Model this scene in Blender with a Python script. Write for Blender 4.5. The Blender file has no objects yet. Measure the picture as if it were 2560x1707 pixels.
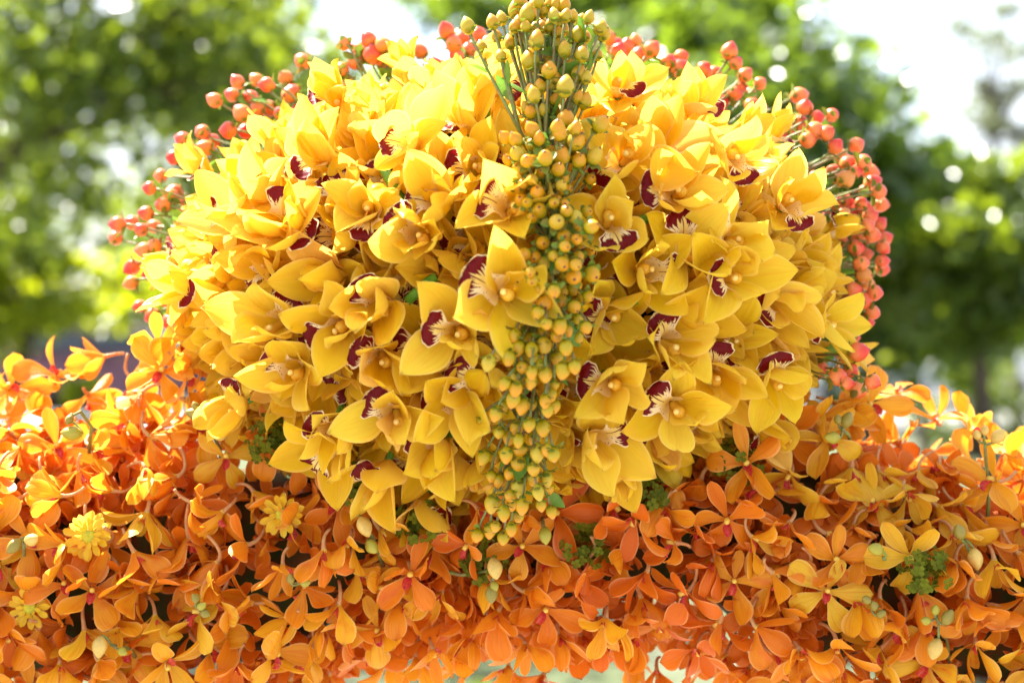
import bpy, math, random
import numpy as np
from mathutils import Vector, Matrix, Euler, Quaternion

R = math.radians
random.seed(11)
rng = np.random.default_rng(11)
scene = bpy.context.scene
COL = scene.collection

# ------------------------------------------------------------------ camera
FPX = 2560 * 50 / 36.0          # focal length in photo pixels
CAMZ = 1.5
PITCH = (853.5 - 800) / FPX
cam_d = bpy.data.cameras.new('camera')
cam_d.lens = 50
cam_d.sensor_width = 36
cam_d.clip_start = 0.05
cam_d.clip_end = 500
cam_d.dof.use_dof = True
cam_d.dof.focus_distance = 1.0
cam_d.dof.aperture_fstop = 3.7
cam_d.dof.aperture_blades = 0
cam = bpy.data.objects.new('camera', cam_d)
COL.objects.link(cam)
cam.location = (0, 0, CAMZ)
cam.rotation_euler = (math.pi / 2 - PITCH, 0, 0)
scene.camera = cam

# ------------------------------------------------------------------ light
SUN_DIR = Vector((-0.42, 0.36, 0.83)).normalized()      # towards the sun: behind the flowers, high, a bit left
sun_el = math.asin(SUN_DIR.z)
sun_az = math.atan2(SUN_DIR.x, SUN_DIR.y)
world = bpy.data.worlds.new('World')
scene.world = world
world.use_nodes = True
wn = world.node_tree
wn.nodes.clear()
w_out = wn.nodes.new('ShaderNodeOutputWorld')
w_bg = wn.nodes.new('ShaderNodeBackground')
w_sky = wn.nodes.new('ShaderNodeTexSky')
w_sky.sky_type = 'NISHITA'
w_sky.sun_disc = False
w_sky.sun_elevation = sun_el
w_sky.sun_rotation = sun_az
w_sky.dust_density = 2.5
w_sky.ozone_density = 1.0
# thin bright cloud over the whole sky
w_tc = wn.nodes.new('ShaderNodeTexCoord')
w_no = wn.nodes.new('ShaderNodeTexNoise')
w_no.inputs['Scale'].default_value = 3.2
w_no.inputs['Detail'].default_value = 5
w_mr = wn.nodes.new('ShaderNodeMapRange')
w_mr.inputs['From Min'].default_value = 0.36
w_mr.inputs['From Max'].default_value = 0.66
w_mr.inputs['To Min'].default_value = 0.12
w_mr.inputs['To Max'].default_value = 0.9
w_mix = wn.nodes.new('ShaderNodeMix')
w_mix.data_type = 'RGBA'
w_mix.inputs['B'].default_value = (3.5, 3.6, 3.8, 1)
wn.links.new(w_tc.outputs['Generated'], w_no.inputs['Vector'])
wn.links.new(w_no.outputs['Fac'], w_mr.inputs['Value'])
wn.links.new(w_mr.outputs['Result'], w_mix.inputs['Factor'])
wn.links.new(w_sky.outputs['Color'], w_mix.inputs['A'])
wn.links.new(w_mix.outputs['Result'], w_bg.inputs['Color'])
w_bg.inputs['Strength'].default_value = 0.095
wn.links.new(w_bg.outputs['Background'], w_out.inputs['Surface'])

sun_d = bpy.data.lights.new('sun', 'SUN')
sun_d.energy = 5.0
sun_d.angle = R(0.53)
sun_d.color = (1.0, 0.95, 0.86)
sun = bpy.data.objects.new('sun', sun_d)
COL.objects.link(sun)
sun.rotation_euler = SUN_DIR.to_track_quat('Z', 'Y').to_euler()

vs = scene.view_settings
vs.view_transform = 'Standard'
vs.look = 'None'
vs.gamma = 1.0
vs.use_curve_mapping = False
vs.exposure = 2.42
cy = scene.cycles
cy.max_bounces = 14
cy.diffuse_bounces = 6
cy.glossy_bounces = 3
cy.transmission_bounces = 9
cy.use_denoising = True
cy.sample_clamp_indirect = 12

# ------------------------------------------------------------------ helpers
U = 1.0 / FPX        # metres per photo pixel at the front of the flowers (1 m from the lens)
CP, SP = math.cos(PITCH), math.sin(PITCH)


def ray(px, py):
    x, up = (px - 1280) / FPX, (853.5 - py) / FPX
    return Vector((x, CP + up * SP, -SP + up * CP))


def at(px, py, depth):
    """world point seen at photo pixel (px, py), 'depth' metres in front of the lens"""
    d = ray(px, py)
    return Vector((0, 0, CAMZ)) + d * (depth / d.y)


def topx(p):
    x, y, z = p.x, p.y, p.z - CAMZ
    f, up = y * CP - z * SP, y * SP + z * CP
    return 1280 + FPX * x / f, 853.5 - FPX * up / f


def mesh(name, verts, faces, mat=None, uvs=None, smooth=True):
    me = bpy.data.meshes.new(name)
    me.from_pydata([tuple(v) for v in verts], [], faces)
    if uvs is not None:
        lay = me.uv_layers.new(name='UVMap')
        idx = np.empty(len(me.loops), dtype=np.int32)
        me.loops.foreach_get('vertex_index', idx)
        lay.data.foreach_set('uv', np.asarray(uvs, dtype=np.float32)[idx].ravel())
    if smooth:
        me.polygons.foreach_set('use_smooth', [True] * len(me.polygons))
    if mat is not None:
        me.materials.append(mat)
    me.update()
    return me


def obj(name, data, parent=None, loc=None, rot=None, color=None, scale=None):
    o = bpy.data.objects.new(name, data)
    COL.objects.link(o)
    if parent is not None:
        o.parent = parent
    if loc is not None:
        o.location = loc
    if rot is not None:
        o.rotation_euler = rot
    if scale is not None:
        o.scale = scale
    if color is not None:
        o.color = (color[0], color[1], color[2], 1)
    return o


def tag(o, label=None, cat=None, group=None, kind=None):
    if label:
        o['label'] = label
    if cat:
        o['category'] = cat
    if group:
        o['group'] = group
    if kind:
        o['kind'] = kind
    return o


def tube(pts, radii, seg=7, cap=True):
    """verts, faces, uvs of a tube through pts"""
    pts = [Vector(p) for p in pts]
    n = len(pts)
    if not hasattr(radii, '__len__'):
        radii = [radii] * n
    V, F, UVs = [], [], []
    up = Vector((0.13, 0.31, 0.94))
    for i, p in enumerate(pts):
        t = (pts[min(i + 1, n - 1)] - pts[max(i - 1, 0)])
        t = t.normalized() if t.length > 1e-9 else Vector((0, 0, 1))
        a = t.cross(up)
        if a.length < 1e-3:
            a = t.cross(Vector((1, 0, 0)))
        a.normalize()
        b = t.cross(a)
        for k in range(seg):
            an = 2 * math.pi * k / seg
            V.append(p + (a * math.cos(an) + b * math.sin(an)) * radii[i])
            UVs.append((k / seg, i / max(n - 1, 1)))
    for i in range(n - 1):
        for k in range(seg):
            k2 = (k + 1) % seg
            F.append((i * seg + k, i * seg + k2, (i + 1) * seg + k2, (i + 1) * seg + k))
    if cap:
        F.append(tuple(range(seg))[::-1])
        F.append(tuple((n - 1) * seg + k for k in range(seg)))
    return V, F, UVs


def join(parts):
    V, F, UVs = [], [], []
    for v, f, u in parts:
        o = len(V)
        V += list(v)
        F += [tuple(i + o for i in q) for q in f]
        UVs += list(u)
    return V, F, UVs


def bez(p0, p1, p2, n=8):
    p0, p1, p2 = Vector(p0), Vector(p1), Vector(p2)
    return [p0 * (1 - t) ** 2 + p1 * 2 * t * (1 - t) + p2 * t * t for t in [i / n for i in range(n + 1)]]


def lathe(profile, seg=12):
    """profile: list of (r, z)"""
    V, F, UVs = [], [], []
    n = len(profile)
    for i, (r, z) in enumerate(profile):
        for k in range(seg):
            a = 2 * math.pi * k / seg
            V.append((r * math.cos(a), r * math.sin(a), z))
            UVs.append((k / seg, i / (n - 1)))
    for i in range(n - 1):
        for k in range(seg):
            k2 = (k + 1) % seg
            F.append((i * seg + k, i * seg + k2, (i + 1) * seg + k2, (i + 1) * seg + k))
    F.append(tuple(range(seg))[::-1])
    F.append(tuple((n - 1) * seg + k for k in range(seg)))
    return V, F, UVs


def sstep(a, b, x):
    t = min(1, max(0, (x - a) / (b - a)))
    return t * t * (3 - 2 * t)


def basis(z, ydir):
    """rotation whose local +Z is z and local +Y is as near ydir as possible"""
    z = z.normalized()
    y = (ydir - z * ydir.dot(z))
    if y.length < 1e-5:
        y = Vector((0, 0, 1)) - z * z.z
    y.normalize()
    x = y.cross(z)
    return Matrix((x, y, z)).transposed()


# ------------------------------------------------------------------ materials
def new_mat(name):
    m = bpy.data.materials.new(name)
    m.use_nodes = True
    m.node_tree.nodes.clear()
    return m, m.node_tree


class G:
    """small node-graph writer"""
    def __init__(s, nt):
        s.nt = nt

    def n(s, t, **kw):
        nd = s.nt.nodes.new('ShaderNode' + t)
        for k, v in kw.items():
            setattr(nd, k, v)
        return nd

    def set(s, sock, v):
        if isinstance(v, bpy.types.NodeSocket):
            s.nt.links.new(v, sock)
        elif isinstance(v, (tuple, list)) and sock.type == 'RGBA' and len(v) == 3:
            sock.default_value = (*v, 1)
        else:
            sock.default_value = v

    def math(s, op, a, b=None, c=None, clamp=False):
        nd = s.n('Math', operation=op)
        nd.use_clamp = clamp
        s.set(nd.inputs[0], a)
        if b is not None:
            s.set(nd.inputs[1], b)
        if c is not None:
            s.set(nd.inputs[2], c)
        return nd.outputs[0]

    def map(s, v, a, b, c=0.0, d=1.0):
        nd = s.n('MapRange')
        nd.interpolation_type = 'SMOOTHSTEP'
        s.set(nd.inputs['Value'], v)
        for k, x in zip(('From Min', 'From Max', 'To Min', 'To Max'), (a, b, c, d)):
            s.set(nd.inputs[k], x)
        return nd.outputs['Result']

    def mix(s, f, a, b, blend='MIX'):
        nd = s.n('Mix', data_type='RGBA', blend_type=blend)
        s.set(nd.inputs['Factor'], f)
        s.set(nd.inputs['A'], a)
        s.set(nd.inputs['B'], b)
        return nd.outputs['Result']

    def noise(s, vec, scale, detail=2.0, rough=0.5, dim='3D', w=None):
        nd = s.n('TexNoise', noise_dimensions=dim)
        if vec is not None:
            s.set(nd.inputs['Vector'], vec)
        if w is not None:
            s.set(nd.inputs['W'], w)
        nd.inputs['Scale'].default_value = scale
        nd.inputs['Detail'].default_value = detail
        nd.inputs['Roughness'].default_value = rough
        return nd.outputs['Fac']

    def vscale(s, vec, sc):
        nd = s.n('VectorMath', operation='MULTIPLY')
        s.set(nd.inputs[0], vec)
        nd.inputs[1].default_value = sc
        return nd.outputs[0]

    def vadd(s, vec, b):
        nd = s.n('VectorMath', operation='ADD')
        s.set(nd.inputs[0], vec)
        s.set(nd.inputs[1], b)
        return nd.outputs[0]

    def bump(s, h, strength=0.2, dist=0.001):
        nd = s.n('Bump')
        nd.inputs['Strength'].default_value = strength
        nd.inputs['Distance'].default_value = dist
        s.set(nd.inputs['Height'], h)
        return nd.outputs['Normal']

    def surface(s, base, rough=0.5, spec=0.4, trans=None, tfac=0.0, normal=None, **kw):
        p = s.n('BsdfPrincipled')
        s.set(p.inputs['Base Color'], base)
        s.set(p.inputs['Roughness'], rough)
        s.set(p.inputs['Specular IOR Level'], spec)
        for k, v in kw.items():
            s.set(p.inputs[k.replace('_', ' ')], v)
        if normal is not None:
            s.set(p.inputs['Normal'], normal)
        out = s.n('OutputMaterial')
        last = p.outputs[0]
        if tfac:
            t = s.n('BsdfTranslucent')
            s.set(t.inputs['Color'], trans if trans is not None else base)
            if normal is not None:
                s.set(t.inputs['Normal'], normal)
            mx = s.n('MixShader')
            s.set(mx.inputs[0], tfac)
            s.nt.links.new(p.outputs[0], mx.inputs[1])
            s.nt.links.new(t.outputs[0], mx.inputs[2])
            last = mx.outputs[0]
        s.nt.links.new(last, out.inputs['Surface'])


def petal_material(name, tint, vein, tfac, rough, spec=0.5, glow=(1.0, 0.82, 0.30), gk=0.28, bl=0.42):
    """petal: object colour, varied along veins and in soft patches"""
    m, nt = new_mat(name)
    g = G(nt)
    uv = g.n('UVMap').outputs[0]
    oi = g.n('ObjectInfo')
    rnd = oi.outputs['Random']
    off = g.n('CombineXYZ')
    g.set(off.inputs[0], g.math('MULTIPLY', rnd, 37.0))
    g.set(off.inputs[1], g.math('MULTIPLY', rnd, 11.0))
    vein_n = g.noise(g.vadd(g.vscale(uv, (15, 0.9, 1)), off.outputs[0]), 1.0, 3.0, 0.6)
    patch = g.noise(g.vadd(g.vscale(uv, (1.5, 1.6, 1)), off.outputs[0]), 1.0, 2.0, 0.5)
    c = oi.outputs['Color']
    blush = g.math('MULTIPLY', g.map(patch, 0.48, 0.72), g.map(rnd, 0.25, 0.95, 0.05, bl))
    c = g.mix(blush, c, tint)
    veins = g.math('MULTIPLY', g.map(vein_n, 0.50, 0.66), 0.42)
    c = g.mix(veins, c, vein)
    sep = g.n('SeparateXYZ')
    g.set(sep.inputs[0], uv)
    # paler towards the thin margin and near the base
    e = g.math('ABSOLUTE', g.math('SUBTRACT', sep.outputs[0], 0.5))
    c = g.mix(g.map(e, 0.40, 0.5, 0.0, 0.30), c, (0.95, 0.72, 0.30))
    speck = g.noise(g.vadd(g.vscale(uv, (30, 48, 1)), off.outputs[0]), 1.0, 1.0)
    c = g.mix(g.map(speck, 0.70, 0.80, 0.0, 0.25), c, vein)
    tipb = g.math('MULTIPLY', g.map(sep.outputs[1], 0.93, 0.99), g.map(g.math('ADD', speck, g.math('MULTIPLY', rnd, 0.4)), 0.62, 0.85, 0.0, 0.7))
    c = g.mix(tipb, c, (0.30, 0.12, 0.03))
    nrm = g.bump(vein_n, 0.5, 0.0012)
    g.surface(c, rough, spec, g.mix(gk, c, glow), tfac, nrm)
    return m


M_YEL = petal_material('yellow_petal', (0.86, 0.40, 0.06), (0.82, 0.40, 0.01), 0.43, 0.36, 0.22, (1.0, 0.82, 0.22), 0.36)
M_ORA = petal_material('orange_petal', (0.70, 0.12, 0.010), (0.62, 0.08, 0.008), 0.38, 0.40, 0.30, (1.0, 0.45, 0.06), 0.2, 0.7)


def lip_material():
    """cream lip with a maroon, frayed front lobe, cream rim and spotted sides"""
    m, nt = new_mat('orchid_lip')
    g = G(nt)
    uv = g.n('UVMap').outputs[0]
    sep = g.n('SeparateXYZ')
    g.set(sep.inputs[0], uv)
    rnd = g.n('ObjectInfo').outputs['Random']
    off = g.n('CombineXYZ')
    g.set(off.inputs[0], g.math('MULTIPLY', rnd, 53.0))
    g.set(off.inputs[1], g.math('MULTIPLY', rnd, 17.0))
    s = g.math('ABSOLUTE', g.math('SUBTRACT', g.math('MULTIPLY', sep.outputs[0], 2.0), 1.0))   # 0 mid .. 1 edge
    t = sep.outputs[1]
    streak = g.noise(g.vadd(g.vscale(uv, (19, 2.0, 1)), off.outputs[0]), 1.0, 2.0, 0.6)
    # where the maroon starts: further out on the mid line
    start = g.math('ADD', 0.625, g.math('MULTIPLY', g.map(s, 0.0, 0.40, 1.0, 0.0), 0.17))
    edge_in = g.math('ADD', g.math('SUBTRACT', t, start), g.math('MULTIPLY', g.math('SUBTRACT', streak, 0.5), 0.50))
    maroon = g.map(edge_in, -0.012, 0.018)
    # central dark line
    line = g.math('MULTIPLY', g.map(s, 0.015, 0.05, 1.0, 0.0), g.map(t, 0.38, 0.46))
    maroon = g.math('MAXIMUM', maroon, g.math('MULTIPLY', line, 0.9))
    # cream rim with a wobbling width
    wob = g.noise(g.vadd(g.vscale(uv, (7, 9, 1)), off.outputs[0]), 1.0, 2.0)
    rimw = g.math('ADD', 0.88, g.math('MULTIPLY', wob, 0.10))
    rim_s = g.map(g.math('SUBTRACT', s, rimw), -0.02, 0.02, 1.0, 0.0)
    rim_t = g.map(g.math('SUBTRACT', t, g.math('ADD', 0.925, g.math('MULTIPLY', wob, 0.05))), -0.01, 0.015, 1.0, 0.0)
    maroon = g.math('MULTIPLY', maroon, g.math('MULTIPLY', rim_s, rim_t))
    # spots on the side lobes
    vor = g.n('TexVoronoi')
    g.set(vor.inputs['Vector'], g.vadd(g.vscale(uv, (13, 19, 1)), off.outputs[0]))
    vor.inputs['Scale'].default_value = 1.0
    spot = g.map(vor.outputs['Distance'], 0.20, 0.27, 1.0, 0.0)
    zone = g.math('MULTIPLY', g.map(s, 0.30, 0.42), g.math('MULTIPLY', g.map(t, 0.24, 0.32), g.map(t, 0.60, 0.66, 1.0, 0.0)))
    zone = g.math('MULTIPLY', zone, g.map(s, 0.86, 0.92, 1.0, 0.0))
    maroon = g.math('MAXIMUM', maroon, g.math('MULTIPLY', spot, zone))
    cream = g.mix(g.map(s, 0.1, 0.6, 0.75, 0.0), (0.95, 0.82, 0.50), (0.95, 0.74, 0.16))
    cream = g.mix(g.map(t, 0.0, 0.45, 0.8, 0.0), cream, (0.92, 0.68, 0.12))
    c = g.mix(maroon, cream, g.mix(streak, (0.12, 0.001, 0.003), (0.21, 0.002, 0.005)))
    nrm = g.bump(streak, 0.3, 0.0008)
    g.surface(c, 0.45, 0.22, c, 0.42, nrm)
    return m


M_LIP = lip_material()


def simple(name, base, rough=0.5, spec=0.4, tfac=0.0, noise_sc=None, amt=0.25, second=None, metal=None, coords='Object', **kw):
    m, nt = new_mat(name)
    g = G(nt)
    c = g.n('RGB')
    c.outputs[0].default_value = (*base, 1)
    c = c.outputs[0]
    nrm = None
    if noise_sc:
        co = g.n('TexCoord').outputs[coords]
        nz = g.noise(co, noise_sc, 4.0, 0.6)
        sec = second if second else tuple(x * (1 - amt) for x in base)
        c = g.mix(g.map(nz, 0.35, 0.68), c, sec)
        nrm = g.bump(nz, 0.25, 0.3 / noise_sc)
    if metal is not None:
        kw['Metallic'] = metal
    g.surface(c, rough, spec, c, tfac, nrm, **kw)
    return m


def object_color_material(name, tfac, rough, spec=0.4, shade=0.25, sc=240, mottle=None, second=None):
    m, nt = new_mat(name)
    g = G(nt)
    oi = g.n('ObjectInfo')
    nz = g.noise(g.n('TexCoord').outputs['Object'], sc, 3.0, 0.6)  # top and left tones lightened for backlight; amber at right is bloom colour
    c = g.mix(g.math('MULTIPLY', g.map(nz, 0.4, 0.7), shade), oi.outputs['Color'], second if second else (0.75, 0.35, 0.05))
    g.surface(c, rough, spec, c, tfac, g.bump(nz, 0.12, 0.0008))
    return m


M_COLUMN = object_color_material('orchid_column', 0.15, 0.38, 0.4, 0.35, 200)
M_CAP = simple('anther_cap', (0.88, 0.66, 0.20), 0.35, 0.45)
M_STEM = simple('green_stem', (0.17, 0.24, 0.05), 0.45, 0.4, 0.0, 160, 0.4, (0.20, 0.13, 0.05))
M_GSTEM = simple('bright_green_stem', (0.16, 0.36, 0.03), 0.4, 0.4, 0.1, 120, 0.4, (0.08, 0.26, 0.02))
M_PEDI = simple('pink_pedicel', (0.56, 0.22, 0.07), 0.5, 0.3, 0.2, 300, 0.3, (0.60, 0.33, 0.13))
M_OLIP = simple('red_lip', (0.50, 0.012, 0.045), 0.4, 0.4, 0.2, 400, 0.4, (0.62, 0.10, 0.03))
M_OCOL = simple('yellow_column', (0.88, 0.55, 0.05), 0.4, 0.4, 0.2, 300, 0.2, (0.85, 0.62, 0.16))


def berry_material(name, stemside, tipside, dark):
    m, nt = new_mat(name)
    g = G(nt)
    uv = g.n('UVMap').outputs[0]
    sep = g.n('SeparateXYZ')
    g.set(sep.inputs[0], uv)
    t = sep.outputs[1]
    oi = g.n('ObjectInfo')
    rnd = oi.outputs['Random']
    nz = g.noise(g.n('TexCoord').outputs['Object'], 120, 3.0, 0.6)
    sh = g.math('ADD', t, g.math('MULTIPLY', g.math('SUBTRACT', nz, 0.5), 0.55))
    sh = g.math('ADD', sh, g.math('MULTIPLY', g.math('SUBTRACT', rnd, 0.5), 0.5))
    c = g.mix(g.map(sh, 0.25, 0.95), stemside, tipside)
    c = g.mix(g.map(rnd, 0.82, 0.97, 0.0, 0.6), c, g.mix(0.5, stemside, (0.42, 0.46, 0.05)))
    speck = g.noise(g.n('TexCoord').outputs['Object'], 700, 1.0)
    c = g.mix(g.map(speck, 0.70, 0.78, 0.0, 0.2), c, dark)
    c = g.mix(g.map(t, 0.955, 0.985), c, dark)
    p = dict(Subsurface_Weight=0.10, Subsurface_Scale=0.004, Coat_Weight=0.06, Coat_Roughness=0.15)
    g.surface(c, 0.38, 0.32, None, 0.0, g.bump(nz, 0.08, 0.001), **p)
    for nd in nt.nodes:
        if nd.type == 'BSDF_PRINCIPLED':
            nd.inputs['Subsurface Radius'].default_value = (1.0, 0.45, 0.12)
    return m


M_BERRY_Y = berry_material('yellow_berry', (0.37, 0.275, 0.004), (0.55, 0.235, 0.005), (0.10, 0.03, 0.015))
M_BERRY_P = berry_material('coral_berry', (0.70, 0.20, 0.05), (0.60, 0.036, 0.022), (0.26, 0.015, 0.015))
M_CALYX = simple('calyx_leaf', (0.15, 0.24, 0.022), 0.45, 0.3, 0.3, 90, 0.4, (0.24, 0.17, 0.03))
M_LEAFG = simple('bright_leaf', (0.20, 0.36, 0.04), 0.42, 0.4, 0.4, 60, 0.4, (0.12, 0.26, 0.03))
M_BUD = object_color_material('orchid_bud', 0.12, 0.4, 0.4, 0.45, 110, second=(0.26, 0.21, 0.03))
M_MUM = petal_material('chrysanthemum_petal', (0.80, 0.42, 0.02), (0.75, 0.42, 0.01), 0.35, 0.45)
M_MUMC = simple('chrysanthemum_centre', (0.62, 0.50, 0.02), 0.6, 0.3, 0.1, 300, 0.5, (0.36, 0.38, 0.03))
M_HYD = simple('green_floret', (0.17, 0.19, 0.012), 0.6, 0.1, 0.35, 60, 0.4, (0.09, 0.11, 0.008))
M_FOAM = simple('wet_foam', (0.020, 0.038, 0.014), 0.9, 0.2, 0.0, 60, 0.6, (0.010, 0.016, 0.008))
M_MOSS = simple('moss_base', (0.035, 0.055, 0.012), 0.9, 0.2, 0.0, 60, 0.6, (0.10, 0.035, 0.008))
M_FRAME = simple('painted_steel', (0.05, 0.06, 0.05), 0.5, 0.5, 0.0, 30, 0.3)

# ------------------------------------------------------------------ setting: ground, road, pavement
def sheet(name, x0, x1, y0, y1, z, mat, nx=1, ny=1, wob=0.0):
    V, F = [], []
    for j in range(ny + 1):
        for i in range(nx + 1):
            x, y = x0 + (x1 - x0) * i / nx, y0 + (y1 - y0) * j / ny
            V.append((x, y, z + wob * (math.sin(x * 1.3 + y * .7) + math.sin(y * 1.9 - x * .5)) * .5))
    for j in range(ny):
        for i in range(nx):
            a = j * (nx + 1) + i
            F.append((a, a + 1, a + nx + 2, a + nx + 1))
    return obj(name, mesh(name, V, F, mat, smooth=False))


def ground_mat():
    m, nt = new_mat('dry_lawn')
    g = G(nt)
    co = g.n('TexCoord').outputs['Object']
    a = g.noise(co, 0.9, 6.0, 0.6)
    b = g.noise(co, 9.0, 5.0, 0.7)
    c = g.mix(g.map(a, 0.40, 0.62), (0.075, 0.090, 0.042), (0.12, 0.125, 0.085))
    c = g.mix(g.map(b, 0.42, 0.66), c, (0.045, 0.062, 0.024))
    g.surface(c, 0.9, 0.2, None, 0.0, g.bump(b, 0.6, 0.03))
    return m


tag(sheet('ground', -160, 160, -60, 260, 0.0, ground_mat(), 8, 8), 'pale dry lawn and gravel ground', None, None, 'structure')
M_BOUNCE = simple('bounce_concrete', (0.27, 0.262, 0.25), 0.85, 0.3, 0.0, 2.0, 0.2)
tag(sheet('bounce_slab', -14, 14, -16, 4.3, 0.006, M_BOUNCE), 'added pale concrete slab out of view, bouncing sunlight up at the flowers', None, None, 'structure')  # unseen slab, added to bounce sunlight onto the flower fronts
M_CONC = simple('pale_concrete', (0.26, 0.255, 0.245), 0.85, 0.3, 0.0, 1.5, 0.25)
M_ASPH = simple('sunlit_asphalt', (0.10, 0.10, 0.105), 0.85, 0.3, 0.0, 3.0, 0.25)
M_PAINT = simple('road_paint', (0.75, 0.75, 0.72), 0.7, 0.3, 0.0, 8.0, 0.2)
tag(sheet('road', -90, 90, 21.0, 33.0, 0.008, M_ASPH), 'grey parking road behind the trees', None, None, 'structure')


def box(x0, x1, y0, y1, z0, z1):
    V = [(x0, y0, z0), (x1, y0, z0), (x1, y1, z0), (x0, y1, z0), (x0, y0, z1), (x1, y0, z1), (x1, y1, z1), (x0, y1, z1)]
    F = [(0, 3, 2, 1), (4, 5, 6, 7), (0, 1, 5, 4), (1, 2, 6, 5), (2, 3, 7, 6), (3, 0, 4, 7)]
    return V, F, [(0, 0)] * 8


for nm, y0, y1 in (('pavement', 18.4, 20.8), ('pavement', 33.2, 36.0)):
    v, f, u = box(-90, 90, y0, y1, 0.0, 0.13)
    tag(obj(nm, mesh(nm, v, f, M_CONC, smooth=False)), 'pale concrete pavement along the road', None, None, 'structure')
for nm, y0, y1 in (('kerb', 20.803, 21.0), ('kerb', 33.0, 33.197)):
    v, f, u = box(-90, 90, y0, y1, 0.0, 0.145)
    tag(obj(nm, mesh(nm, v, f, M_CONC, smooth=False)), 'concrete kerb', None, None, 'structure')
for i in range(14):
    v, f, u = box(-36 + i * 5.6, -35.88 + i * 5.6, 21.3, 26.0, 0.009, 0.0125)
    tag(obj('road_marking', mesh('road_marking', v, f, M_PAINT, smooth=False)), 'white parking bay line', None, None, 'structure')

# ------------------------------------------------------------------ trees
def leaf_mat(name, c1, c2, tr, tfac=0.42):
    m, nt = new_mat(name)
    g = G(nt)
    co = g.n('TexCoord').outputs['Object']
    a = g.noise(co, 2.2, 3.0, 0.6)
    b = g.noise(co, 30.0, 1.0, 0.5)
    c = g.mix(g.map(a, 0.38, 0.64), c1, c2)
    c = g.mix(g.map(b, 0.45, 0.7, 0.0, 0.5), c, c2)
    t = g.mix(g.map(b, 0.35, 0.7), tr, tuple(x * 1.25 for x in tr))
    g.surface(c, 0.24, 0.6, t, tfac)
    return m


M_LEAF_A = leaf_mat('leaf_fresh', (0.045, 0.085, 0.018), (0.075, 0.115, 0.020), (0.26, 0.34, 0.012))
M_LEAF_B = leaf_mat('leaf_dark', (0.022, 0.055, 0.014), (0.045, 0.085, 0.018), (0.22, 0.33, 0.015), 0.42)
M_LEAF_C = leaf_mat('leaf_lime', (0.08, 0.13, 0.02), (0.11, 0.16, 0.018), (0.48, 0.54, 0.010), 0.55)
M_LEAF_D = leaf_mat('leaf_grey_hazed', (0.06, 0.08, 0.05), (0.10, 0.12, 0.07), (0.24, 0.28, 0.14), 0.45)  # leaf colour lightened to stand in for distance haze
M_BARK = simple('bark', (0.10, 0.075, 0.055), 0.85, 0.2, 0.0, 14, 0.5)


def leaf_cloud(centres, radii, counts, size, seed, flat=0.35, aspect=0.62):
    r = np.random.default_rng(seed)
    P, S = [], []
    for c, rad, n in zip(centres, radii, counts):
        d = r.normal(size=(n, 3))
        d /= np.linalg.norm(d, axis=1)[:, None] + 1e-9
        rr = r.random(n) ** 0.45
        P.append(np.asarray(c) + d * rr[:, None] * np.asarray(rad))
    P = np.concatenate(P)
    n = len(P)
    nrm = r.normal(size=(n, 3))
    nrm[:, 2] = np.abs(nrm[:, 2]) + flat
    nrm /= np.linalg.norm(nrm, axis=1)[:, None]
    a = np.cross(nrm, r.normal(size=(n, 3)))
    a /= np.linalg.norm(a, axis=1)[:, None] + 1e-9
    b = np.cross(nrm, a)
    s = size * (0.6 + 0.8 * r.random(n))[:, None]
    w = s * aspect
    # six-point leaf: base, two widest points, two shoulders, tip; folded on the mid rib
    q = np.stack([P - a * s * 0.5,
                  P - a * s * 0.12 + b * w * 0.5 + nrm * s * 0.10,
                  P + a * s * 0.22 + b * w * 0.36 + nrm * s * 0.07,
                  P + a * s * 0.55 - nrm * s * 0.10,
                  P + a * s * 0.22 - b * w * 0.36 + nrm * s * 0.07,
                  P - a * s * 0.12 - b * w * 0.5 + nrm * s * 0.10], axis=1).reshape(-1, 3)
    i = np.arange(n)[:, None] * 6
    f = np.concatenate([i + np.array([[0, 1, 2, 3]]), i + np.array([[0, 3, 4, 5]])], axis=0)
    return q, f


def np_mesh(name, V, F, mat):
    me = bpy.data.meshes.new(name)
    V = np.asarray(V, dtype=np.float32)
    F = np.asarray(F, dtype=np.int32)
    me.vertices.add(len(V))
    me.vertices.foreach_set('co', V.ravel())
    me.loops.add(F.size)
    me.loops.foreach_set('vertex_index', F.ravel())
    me.polygons.add(len(F))
    me.polygons.foreach_set('loop_start', np.arange(len(F), dtype=np.int32) * F.shape[1])
    me.polygons.foreach_set('loop_total', np.full(len(F), F.shape[1], dtype=np.int32))
    me.update(calc_edges=True)
    me.materials.append(mat)
    return me


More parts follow.
